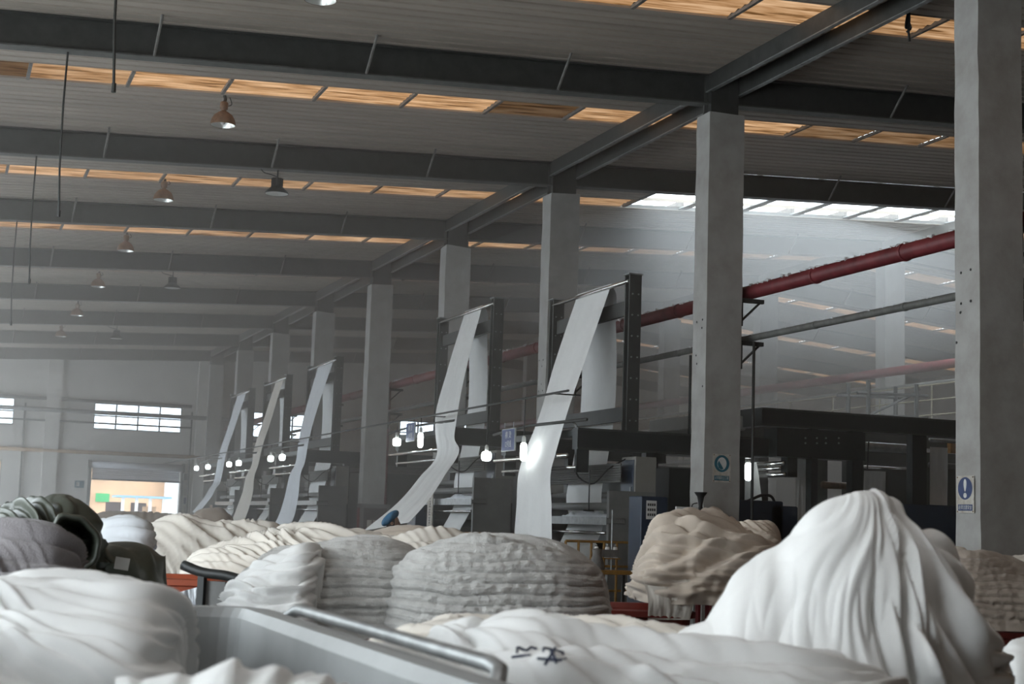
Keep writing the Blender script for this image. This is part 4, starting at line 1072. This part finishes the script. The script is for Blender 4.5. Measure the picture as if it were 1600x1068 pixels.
# --- grey cart in front with white cloth in its left half
cart((0.58, 4.35, 0), 0, 2.9, 1.22, 0.3, 1.15, 'cart_grey', 'big grey plastic cart half filled with white cloth')
heap('fabric_pile', [(-120, 935), (-60, 927), (0, 923), (60, 918), (130, 916), (200, 919), (240, 930), (266, 948), (282, 975), (288, 1010), (290, 1060)], 4.75, 0.75, 1.5,
     'white cloth heaped in broad soft folds inside the grey plastic cart', 'cloth_white', soft(0.10, 0.75, 0.15, 1.0, 0.5, 0.18, 1.2), e=2.8, nu=220, nv=220)
heap('fabric_pile', [(180, 1063), (300, 1052), (350, 1038), (372, 1030), (392, 1044), (440, 1050), (500, 1056), (545, 1064), (575, 1080)], 3.0, 0.95, 0.45,
     'strip of gathered white cloth along the front inside the grey plastic cart', 'cloth_white', soft(0.035, 0.1, 0.4, 4.0, 0.4), nu=150, nv=50)
# --- front centre pile
heap('fabric_pile', [(580, 1012), (620, 990), (660, 976), (700, 965), (760, 968), (840, 976), (950, 970), (1030, 972), (1090, 985), (1130, 1010)], 5.6, 0.75, 0.8,
     'cream cloth lying flat behind the white cloth with pen marks', 'cloth_ivory', soft(0.05, 0.7, 0.14, 6.0, 0.4, 0.2), nu=160, nv=110)
heap('fabric_pile', [(535, 1060), (548, 1012), (570, 997), (610, 994), (650, 1000), (700, 985), (740, 990), (765, 1040)], 4.7, 0.7, 0.8,
     'crumpled white cloth with sharp creases beside the cart handle', 'cloth_white', soft(0.09, 0.22, 0.16, 7.5, 0.9, 0.6, 1.4), nu=160, nv=140)
MARK = heap('fabric_pile', [(680, 1085), (695, 1040), (715, 1005), (760, 984), (820, 979), (870, 984), (920, 998), (1000, 1003), (1100, 1000), (1200, 1010), (1300, 1032), (1390, 1062), (1420, 1085)], 4.5, 0.55, 1.9,
     'smooth white cloth marked with pen strokes in front of the tall mound', 'cloth_white', soft(0.10, 0.9, 0.15, 9.0, 0.5, 0.25, 1.2), nu=240, nv=220, e=2.0)
# --- tall mound
pk = CAM + ray(1350, 775) * 5.2; axm = np.array([RT[0], RT[1]]) / np.hypot(RT[0], RT[1])
heap('fabric_pile', [(1035, 1030), (1060, 985), (1100, 960), (1130, 930), (1145, 903), (1180, 872), (1215, 855), (1242, 820), (1272, 790), (1310, 772), (1345, 766), (1380, 774), (1397, 792), (1415, 818), (1448, 842), (1480, 880), (1502, 912), (1530, 950), (1560, 985), (1583, 1010), (1592, 1050)], 5.2, 0.55, 1.15,
     'tall white mound of bunched cloth with deep folds fanning from its peak', 'cloth_white', fan(float(pk[:2] @ axm), float(pk[2]), axm, 0.115, 3.0), nu=260, nv=170, e=2.1)
# --- middle pile of fringed layers
cart((3.0, 9.35, 0), -0.36, 1.1, 2.5, 0.3, 0.86, 'cart_red', 'low red cart under the wide pile of fringed white layers', handle=False)
heap('fabric_pile', [(352, 958), (362, 920), (392, 888), (430, 863), (500, 846), (560, 838), (620, 848), (655, 866), (668, 900), (672, 960)], [9.2, 9.2, 9.3, 9.4, 9.5, 9.5, 9.5, 9.5, 9.5, 9.5], 0.80, 1.15,
     'white stack with smooth rounded end and fringed layers beside the cart with black handle', 'cloth_fringe', layers(0.055, 0.026, 2.0), group='stacks on the low red cart', nu=240, nv=330, e=3.2)
heap('fabric_pile', [(600, 940), (620, 890), (655, 858), (690, 846), (740, 838), (800, 838), (850, 846), (890, 860), (925, 882), (942, 905), (950, 935), (952, 965)], 9.1, 0.80, 1.1,
     'white stack of ragged fringed layers that lean to the right', 'cloth_fringe', layers(0.058, 0.03, 12.0, 0.007), group='stacks on the low red cart', nu=250, nv=330, e=3.0)
heap('fabric_pile', [(352, 965), (356, 935), (372, 905), (402, 882), (440, 866), (490, 858), (525, 870), (528, 920), (500, 990)], [9.0] * 9, 0.72, 0.95,
     'smooth white cloth hanging over the rounded end of the fringed stack', 'cloth_white', soft(0.07, 0.6, 0.12, 31.0, 0.6, -0.3, 1.2), nu=140, nv=140, e=2.4)
# --- piles behind it
heap('fabric_pile', [(272, 915), (285, 888), (310, 864), (345, 850), (400, 842), (450, 830), (520, 822), (560, 826), (610, 836), (660, 832), (710, 840), (750, 860)], 13.0, 0.02, 1.3,
     'long cream pile of loosely folded cloth behind the cart with black handle', 'cloth_ivory', soft(0.10, 0.6, 0.13, 14.0, 0.7, 0.25, 1.2), nu=220, nv=150)
heap('fabric_pile', [(545, 850), (570, 832), (600, 823), (640, 819), (690, 826), (720, 836), (745, 850)], 17.0, 0.02, 1.0,
     'low beige pile in front of the worker in blue cap', 'cloth_beige', soft(0.05, 0.5, 0.15, 15.0), nu=100, nv=50)
heap('fabric_pile', [(135, 850), (150, 820), (180, 809), (210, 808), (232, 820), (240, 850)], 14.0, 0.02, 0.9,
     'bluish white bundle on top behind the dark green sacks', 'cloth_cool', soft(0.07, 0.2, 0.14, 16.0, 0.5), nu=90, nv=60)
heap('fabric_pile', [(200, 880), (215, 830), (250, 812), (290, 802), (330, 812), (380, 820), (430, 826), (445, 850)], 17.0, 0.02, 1.4,
     'wide white pile with long slanting folds beyond the dark green sacks', 'cloth_ivory', soft(0.09, 0.7, 0.16, 17.0, 0.5, 0.7), nu=140, nv=70)
heap('fabric_pile', [(296, 825), (306, 800), (330, 793), (345, 793), (358, 803), (372, 826)], 24.0, 0.02, 1.0,
     'square taupe bale below the pale blue cloth at the far machines', 'cloth_taupe', soft(0.03, 0.5, 0.3, 18.0), nu=60, nv=40, e=4)
heap('fabric_pile', [(128, 815), (150, 802), (190, 798), (230, 800), (270, 802), (298, 815)], 30.0, 0.02, 1.5,
     'low grey ribbed bale in front of the open shutter door', 'cloth_taupe', soft(0.05, 0.15, 0.6, 19.0), nu=80, nv=40)
# --- right-hand piles
cart((4.75, 10.3, 0), -0.33, 1.1, 1.15, 0.3, 0.92, 'cart_red', 'dark red cart under the beige pile by the fire cabinet', handle=False)
heap('fabric_pile', [(986, 935), (992, 895), (1000, 868), (1014, 832), (1022, 812), (1060, 803), (1100, 806), (1140, 820), (1180, 840), (1212, 856), (1224, 885), (1226, 925)], 11.2, 0.98, 1.15,
     'beige pile of rumpled cloth sagging over the dark red cart', 'cloth_beige', soft(0.11, 0.4, 0.15, 22.0, 0.7, -0.5, 1.2), nu=190, nv=170, e=3.0)
a = [CAM + ray(x, y) * 10.6 for x, y in ((1003, 900), (1080, 905), (1012, 968), (1078, 968))]
ribbon('draped_end', [(a[0], a[1]), ((a[0] + a[2]) / 2 + np.array([0, -0.05, 0]), (a[1] + a[3]) / 2 + np.array([0, -0.05, 0])), (a[2], a[3])], 'loose cloth end hanging down the front of the dark red cart', mt='cloth_ivory', pleat=0.013, nl=40, nw=60, seed=33)
heap('fabric_pile', [(1138, 850), (1150, 822), (1180, 815), (1208, 820), (1222, 845), (1226, 865)], 13.2, 0.02, 0.8,
     'small beige stack peeking out behind the beige pile', 'cloth_beige', layers(0.05, 0.02, 23.0), nu=80, nv=200)
cart((7.35, 9.6, 0), -0.4, 1.1, 1.5, 0.3, 0.84, 'cart_red', 'dark red cart under the brown stack at the column with exclamation mark sign', handle=False)
heap('fabric_pile', [(1455, 930), (1470, 880), (1500, 863), (1530, 861), (1570, 872), (1610, 884), (1660, 900), (1690, 950)], 10.6, 0.90, 1.1,
     'brown beige stack of thin layers at the foot of the column with exclamation mark sign', 'cloth_taupe', layers(0.05, 0.02, 25.0, 0.006), nu=180, nv=260, e=3)
heap('fabric_pile', [(1545, 905), (1560, 878), (1590, 868), (1640, 868), (1690, 900)], 12.6, 0.02, 0.9,
     'cream cloth pile behind the brown beige stack', 'cloth_ivory', soft(0.05, 0.4, 0.15, 26.0), nu=80, nv=50)
heap('fabric_pile', [(1466, 870), (1472, 856), (1490, 851), (1510, 856), (1518, 870)], 11.8, 0.02, 0.5,
     'small cream bundle tucked against the column with exclamation mark sign', 'cloth_ivory', soft(0.03, 0.2, 0.12, 27.0), nu=60, nv=40)
cart((4.75, 6.4, 0), -0.3, 1.0, 1.2, 0.3, 0.80, 'cart_orange', 'orange red cart beyond the tall white mound', handle=False)
heap('fabric_pile', [(1560, 1020), (1580, 1000), (1610, 993), (1660, 990), (1720, 1010)], 7.2, 0.78, 0.7,
     'flat white cloth lying in the orange red cart', 'cloth_white', soft(0.03, 0.3, 0.15, 28.0), nu=60, nv=40)

# --- sacks at the left
heap('fabric_sack', [(-70, 860), (-40, 835), (0, 818), (50, 816), (90, 826), (115, 850), (127, 880), (130, 915)], 7.9, 0.75, 1.0,
     'plump grey sack lying below the open green sack', 'cloth_grey', soft(0.07, 0.9, 0.13, 41.0, 0.6, 0.25, 1.3), cat='sack', nu=150, nv=140)
heap('fabric_sack', [(-60, 920), (-20, 902), (20, 898), (55, 905), (80, 925)], 6.9, 0.85, 0.5,
     'small speckled grey sack in front of the plump grey sack', 'cloth_grey', soft(0.03, 0.3, 0.15, 42.0), cat='sack', nu=70, nv=50)
gs = heap('fabric_sack', [(118, 915), (128, 870), (150, 850), (190, 844), (230, 848), (252, 862), (266, 870), (262, 915)], 9.4, 0.78, 0.8,
     'closed dark green sack with a small white label', 'tarp_green', soft(0.06, 0.5, 0.25, 43.0, 0.5, 0.8), cat='sack', nu=140, nv=110)
pl = CAM + ray(191, 880) * 8.93
lb = B(-0.042, 0.042, -0.012, 0.0, -0.036, 0.036).build('paper_label', 'paper', gs)
lb.matrix_world = Matrix.Translation(tuple(pl - np.array(gs.location))) @ Matrix.Rotation(-YAW, 4, 'Z') @ Matrix.Rotation(0.12, 4, 'Y')
# open green sack: body plus a folded-back mouth
go = heap('fabric_sack', [(-90, 850), (-40, 815), (0, 796), (40, 785), (75, 783), (105, 790), (125, 806), (143, 830), (153, 850), (155, 878)], 9.0, 0.85, 1.0,
     'open dark green sack with a gaping mouth lying on the grey sack', 'tarp_green', soft(0.10, 0.4, 0.17, 44.0, 0.8, 1.2, 1.3), cat='sack', nu=160, nv=140)
mc = CAM + ray(118, 848) * 8.52
vd = np.array([H_ for H_ in (mc - CAM)]); vd[2] = 0; vd /= np.linalg.norm(vd)
rt2 = np.array([vd[1], -vd[0], 0])
rings = []
for (f, dep) in ((1.12, 0.16), (1.1, 0.02), (1.0, -0.03), (0.85, 0.03), (0.7, 0.22), (0.35, 0.42), (0.02, 0.45)):
    rg = []
    for k in range(36):
        an = 2 * math.pi * k / 36
        w = 1 + 0.05 * math.sin(3 * an + 1) + 0.035 * math.sin(7 * an)
        rg.append(mc + (rt2 * math.cos(an) * 0.125 + np.array([0, 0, 1]) * math.sin(an) * 0.155 + rt2 * math.sin(an) * -0.03) * f * w + vd * dep)
    rings.append(rg)
A = np.array(rings); A = np.concatenate([A, A[:, :1]], axis=1) - np.array(go.location)
MB().grid(A).build('sack_mouth', 'tarp_green', go, smooth=True, fix=False)

# --- cart with black end frame, orange tub and rag between
a = at(318, 950, d=10.2); yaw_c = -0.5
r = empty('frame_trolley', (float(a[0]) - 0.02, float(a[1]), 0), -0.75); tag(r, 'trolley with a black bent end frame beside the smooth white stack', 'cart', 'fabric carts')
z1 = float((CAM + ray(318, 884) * 10.2)[2])
MB().tube(smooth_curve([(-0.16, 0, z1 + 0.0), (-0.02, 0, z1 - 0.04), (0.2, 0, z1 - 0.06), (0.45, 0, z1 - 0.12), (0.6, 0, z1 - 0.17)], 20), 0.035, 10).build('top_bar', 'machine_black', r, smooth=True)
for x in (0.0, 0.52): MB().box(x - 0.025, x + 0.025, -0.02, 0.02, 0.1, z1 - 0.05 - 0.15 * x).build('end_post', 'machine_black', r)
for k in range(3): B(0.02 + k * 0.17, 0.175 + k * 0.17, 0.015, 0.035, 0.25, z1 - 0.1 - 0.04 * k).build('end_board', 'machine_grey', r)
B(-0.05, 0.6, 0.04, 1.4, 0.22, 0.3).build('deck', 'cart_red', r)
for x in (0.0, 0.5):
    for y in (0.15, 1.2): MB().tube([(x, y, 0.1), (x + 0.05, y, 0.1)], 0.1, 12).build('caster_wheel', 'black_rubber', r)
a = CAM + ray(276, 905) * 11.0
cart((float(a[0]) + 0.1, float(a[1]) + 0.45, 0), -0.36, 0.9, 0.75, 0.3, float(a[2]), 'cart_orange', 'orange red tub between the green sack and the black end frame', handle=False)
a = [CAM + ray(x, y) * 10.5 for x, y in ((278, 925), (315, 915), (288, 975), (318, 975))]
ribbon('hanging_rag', [(a[0], a[1]), ((a[0] + a[2]) / 2, (a[1] + a[3]) / 2), (a[2], a[3])], 'white rag dangling between the orange tub and black end frame', mt='cloth_cool', pleat=0.07, nl=30, nw=24, seed=51)
# pen strokes on the marked cloth: thin inked lines lying on its surface
def ink(pts, o, w=0.004):
    dg = bpy.context.evaluated_depsgraph_get(); q = []
    bpy.context.view_layer.update()
    for (x, y) in pts:
        d_ = Vector(ray(x, y)).normalized(); org = Vector(CAM)
        mw = o.matrix_world.inverted()
        ok, loc, nrm, idx = o.ray_cast(mw @ org, (mw.to_3x3() @ d_).normalized())
        if ok: q.append(loc - d_ * 0.004)
    if len(q) > 1: MB().tube(smooth_curve([tuple(v) for v in q], 10), w, 5).build('pen_stroke', 'ink_blue', o)
bpy.context.view_layer.update()
ink([(800, 1026), (815, 1024), (829, 1023)], MARK)
ink([(808, 1019), (814, 1012), (822, 1016), (829, 1010), (838, 1013)], MARK)
ink([(849, 1017), (862, 1014), (880, 1019)], MARK)
ink([(865, 1014), (858, 1027), (851, 1038)], MARK)
ink([(860, 1016), (866, 1026), (869, 1035)], MARK)
ink([(840, 1028), (853, 1029), (868, 1030), (880, 1021)], MARK)

# ------------------------------------------------------------------ workers, mostly hidden behind the piles
mat('skin', (0.30, 0.17, 0.11), 0.55, var=0.1); mat('cap_blue', (0.035, 0.13, 0.24), 0.7, var=0.2, scale=14, bump=0.3, bscale=30)
mat('cap_teal', (0.02, 0.07, 0.075), 0.7, var=0.2, scale=14); mat('hair_black', (0.012, 0.010, 0.009), 0.6)
mat('work_shirt', (0.06, 0.08, 0.13), 0.8, var=0.15); mat('work_trousers', (0.03, 0.03, 0.04), 0.85)
def person(loc, rz, height, cap, label):
    r = empty('person', loc, rz); tag(r, label, 'person', 'workers among the piles'); k = height / 1.65
    J = {'pel': (0, 0, .92), 'chest': (0.03, 0, 1.22), 'neck': (0.04, 0, 1.38), 'head0': (0.06, 0, 1.46), 'shl': (0.02, .17, 1.33), 'shr': (0.02, -.17, 1.33), 'ell': (0.08, .24, 1.06), 'elr': (0.08, -.24, 1.06),
         'wrl': (0.28, .2, .98), 'wrr': (0.28, -.2, .98), 'hipl': (0, .09, .86), 'hipr': (0, -.09, .86), 'knl': (0.03, .1, .47), 'knr': (0.03, -.1, .47), 'anl': (0, .1, .09), 'anr': (0, -.1, .09), 'tol': (0.15, .11, .04), 'tor': (0.15, -.11, .04)}
    E_ = [('pel', 'chest', .13, .14), ('chest', 'neck', .14, .055), ('neck', 'head0', .055, .055), ('chest', 'shl', .13, .075), ('chest', 'shr', .13, .075), ('shl', 'ell', .065, .045), ('shr', 'elr', .065, .045), ('ell', 'wrl', .043, .03), ('elr', 'wrr', .043, .03),
          ('pel', 'hipl', .13, .09), ('pel', 'hipr', .13, .09), ('hipl', 'knl', .088, .058), ('hipr', 'knr', .088, .058), ('knl', 'anl', .055, .04), ('knr', 'anr', .055, .04), ('anl', 'tol', .045, .035), ('anr', 'tor', .045, .035)]
    names = list(J); rad = {}
    for a_, b_, ra, rb in E_: rad[a_] = max(rad.get(a_, 0), ra); rad.setdefault(b_, rb)
    me = bpy.data.meshes.new('body'); me.from_pydata([tuple(c * k for c in J[n]) for n in names], [(names.index(a_), names.index(b_)) for a_, b_, _, _ in E_], [])
    o = bpy.data.objects.new('body', me); COL.objects.link(o)
    sk = o.modifiers.new('skin', 'SKIN')
    for i, n in enumerate(names):
        d_ = me.skin_vertices[0].data[i]; d_.radius = (rad[n] * k, rad[n] * k); d_.use_root = (n == 'pel')
    ss = o.modifiers.new('sub', 'SUBSURF'); ss.levels = 2; ss.render_levels = 2
    bpy.context.view_layer.update()
    m2 = bpy.data.meshes.new_from_object(o.evaluated_get(bpy.context.evaluated_depsgraph_get()))
    bpy.data.objects.remove(o, do_unlink=True)
    m2.materials.clear(); m2.materials.append(MAT['work_shirt']); m2.materials.append(MAT['work_trousers']); m2.materials.append(MAT['skin'])
    for p_ in m2.polygons:
        z = p_.center.z / k; p_.material_index = 1 if z < 0.9 else (2 if z > 1.38 or p_.center.x / k > 0.2 and z > 0.5 else 0); p_.use_smooth = True
    bo = bpy.data.objects.new('body', m2); COL.objects.link(bo); bo.parent = r
    # hands: palm with five fingers
    for s in (-1, 1):
        hb = MB(); w = np.array(J['wrl' if s > 0 else 'wrr'])
        hb.tube([w, w + (0.05, 0, -0.012), w + (0.09, 0, -0.02)], [0.026, 0.036, 0.03], 10)
        for q, (dy, ln) in enumerate(((-0.027, 0.065), (-0.009, 0.075), (0.009, 0.07), (0.026, 0.055))):
            b0 = w + (0.085, dy, -0.02); hb.tube([b0, b0 + (ln * 0.5, 0, -0.012), b0 + (ln * 0.85, 0, -0.035)], [0.0095, 0.009, 0.007], 7)
        b0 = w + (0.03, -s * 0.028, -0.01); hb.tube([b0, b0 + (0.03, -s * 0.025, -0.01), b0 + (0.06, -s * 0.03, -0.025)], [0.011, 0.01, 0.008], 7)
        hb.v = [tuple(c * k for c in v) for v in hb.v]
        hb.build('hand', 'skin', r, smooth=True)
    # head facing local +x
    n1, n2 = 24, 20; A = np.zeros((n1 + 1, n2, 3))
    for i in range(n1 + 1):
        th = math.pi * i / n1
        for j in range(n2):
            ph = 2 * math.pi * j / n2
            x = 0.098 * math.sin(th) * math.cos(ph); y = 0.076 * math.sin(th) * math.sin(ph); z = 0.118 * math.cos(th)
            if z < 0: x, y = x * (1 + 0.9 * z), y * (1 + 2.0 * z)
            if x > 0.05 and abs(y) < 0.03 and -0.045 < z < 0.02: x += 0.022 * (1 - abs(y) / 0.03) * (1 - abs(z + 0.02) / 0.05)
            if x > 0.04 and -0.078 < z < -0.06: x += 0.004
            if x > 0.05 and 0.0 < z < 0.03 and 0.018 < abs(y) < 0.045: x -= 0.008
            A[i, j] = (x + 0.06, y, z + 1.545)
    A = np.concatenate([A, A[:, :1]], axis=1) * k
    hd = MB().grid(A).build('head', 'skin', r, smooth=True)
    for s in (-1, 1):
        MB().lathe([(0.0, -0.012), (0.02, -0.01), (0.026, 0.0), (0.018, 0.008), (0.0, 0.004)], (0, 0, 0), 10).build('ear', 'skin', hd, smooth=True).matrix_local = Matrix.Translation((0.05 * k, s * 0.078 * k, 1.54 * k)) @ Matrix.Rotation(math.radians(90), 4, 'X')
        MB().lathe([(0.0, -0.008), (0.007, -0.005), (0.008, 0.0), (0.0, 0.006)], (0, 0, 0), 8).build('eye', 'hair_black', hd).location = (0.142 * k, s * 0.03 * k, 1.56 * k)
    B(0.147 * k, 0.152 * k, -0.02, 0.02, 1.472 * k, 1.477 * k).build('mouth', 'board_dark', hd)
    # hair at the nape and temples
    hp = []
    Hh = np.zeros((10, 16, 3))
    for i in range(10):
        for j in range(16):
            ph = math.radians(75) + math.radians(210) * j / 15; z = 0.075 - 0.17 * i / 9
            rr_ = math.sqrt(max(0.05, 1 - (z / 0.13) ** 2)) * (1.06 if z > -0.03 else 1.0)
            Hh[i, j] = (0.06 + 0.1 * rr_ * math.cos(ph), 0.08 * rr_ * math.sin(ph), 1.545 + z)
    MB().grid(Hh * k).build('hair', 'hair_black', r, smooth=True)
    # puffy cap sitting towards the back of the head
    n1 = 18; Cc = np.zeros((n1 + 1, 28, 3))
    for i in range(n1 + 1):
        th = math.pi * (0.03 + 0.94 * i / n1)
        for j in range(28):
            ph = 2 * math.pi * j / 28; w = 1 + 0.05 * math.sin(ph * 7) * math.sin(th) ** 2 + 0.03 * math.sin(ph * 4 + 1)
            Cc[i, j] = (0.018 + 0.118 * math.sin(th) * math.cos(ph) * w + 0.03 * math.cos(th), 0.108 * math.sin(th) * math.sin(ph) * w, 1.615 + 0.105 * math.cos(th) * w + 0.45 * (0.125 * math.sin(th) * math.cos(ph)))
    Cc = np.concatenate([Cc, Cc[:, :1]], axis=1) * k
    MB().grid(Cc).build('cap', cap, r, smooth=True)
    return r
d1 = 21.0
a = CAM + ray(608, 800) * d1
person((float(a[0]), float(a[1]), 0), -YAW + 0.1, float(a[2]) / 1.70 * 1.65, 'cap_blue', 'worker in a puffy blue cap turned to the right beside the sweeping cloth')
a = CAM + ray(716, 831) * 19.0
person((float(a[0]), float(a[1]), 0), -YAW + 2.6, float(a[2]) / 1.70 * 1.65, 'cap_teal', 'worker in a dark teal cap bending behind the fringed stack')
# ------------------------------------------------------------------ haze: fibre dust and steam hanging over the machines
hz = bpy.data.materials.new('dusty_air'); hz.use_nodes = True
nt = hz.node_tree; nt.nodes.remove(nt.nodes['Principled BSDF'])
vs_ = nt.nodes.new('ShaderNodeVolumeScatter'); vs_.inputs['Density'].default_value = 0.021; vs_.inputs['Color'].default_value = (1.0, 0.95, 0.89, 1); vs_.inputs['Anisotropy'].default_value = 0.35
nt.links.new(vs_.outputs[0], nt.nodes['Material Output'].inputs['Volume'])
MAT['haze'] = hz
tag(B(LEFT_X + 0.3, XR - 0.02, 17.5, YFAR - 0.02, 0.02, 9.0).build('dusty_air', 'haze'), 'thin dusty haze hanging in the air of the hall', 'haze', kind='stuff')

# denser haze added under the clear roof light to strengthen its glow
hz2 = bpy.data.materials.new('fluff_cloud'); hz2.use_nodes = True
nt = hz2.node_tree; nt.nodes.remove(nt.nodes['Principled BSDF'])
vs_ = nt.nodes.new('ShaderNodeVolumeScatter'); vs_.inputs['Density'].default_value = 0.055; vs_.inputs['Color'].default_value = (0.95, 0.98, 1.0, 1); vs_.inputs['Anisotropy'].default_value = 0.35
nt.links.new(vs_.outputs[0], nt.nodes['Material Output'].inputs['Volume'])
MAT['fluff_cloud'] = hz2
n1, n2 = 16, 28
A = np.array([[(7.0 * math.sin(math.pi * i / n1) * math.cos(2 * math.pi * j / n2), 4.2 * math.sin(math.pi * i / n1) * math.sin(2 * math.pi * j / n2), 1.75 * math.cos(math.pi * i / n1)) for j in range(n2 + 1)] for i in range(n1 + 1)])
o = MB().grid(A).build('fluff_cloud', 'fluff_cloud', None)
bm = bmesh.new(); bm.from_mesh(o.data); bmesh.ops.remove_doubles(bm, verts=bm.verts, dist=1e-4); bmesh.ops.recalc_face_normals(bm, faces=bm.faces); bm.to_mesh(o.data); bm.free()
o.location = (17.0, 29.0, 6.75)
tag(o, 'glowing cloud of drifting fluff below the clear roof light', 'haze', kind='stuff')
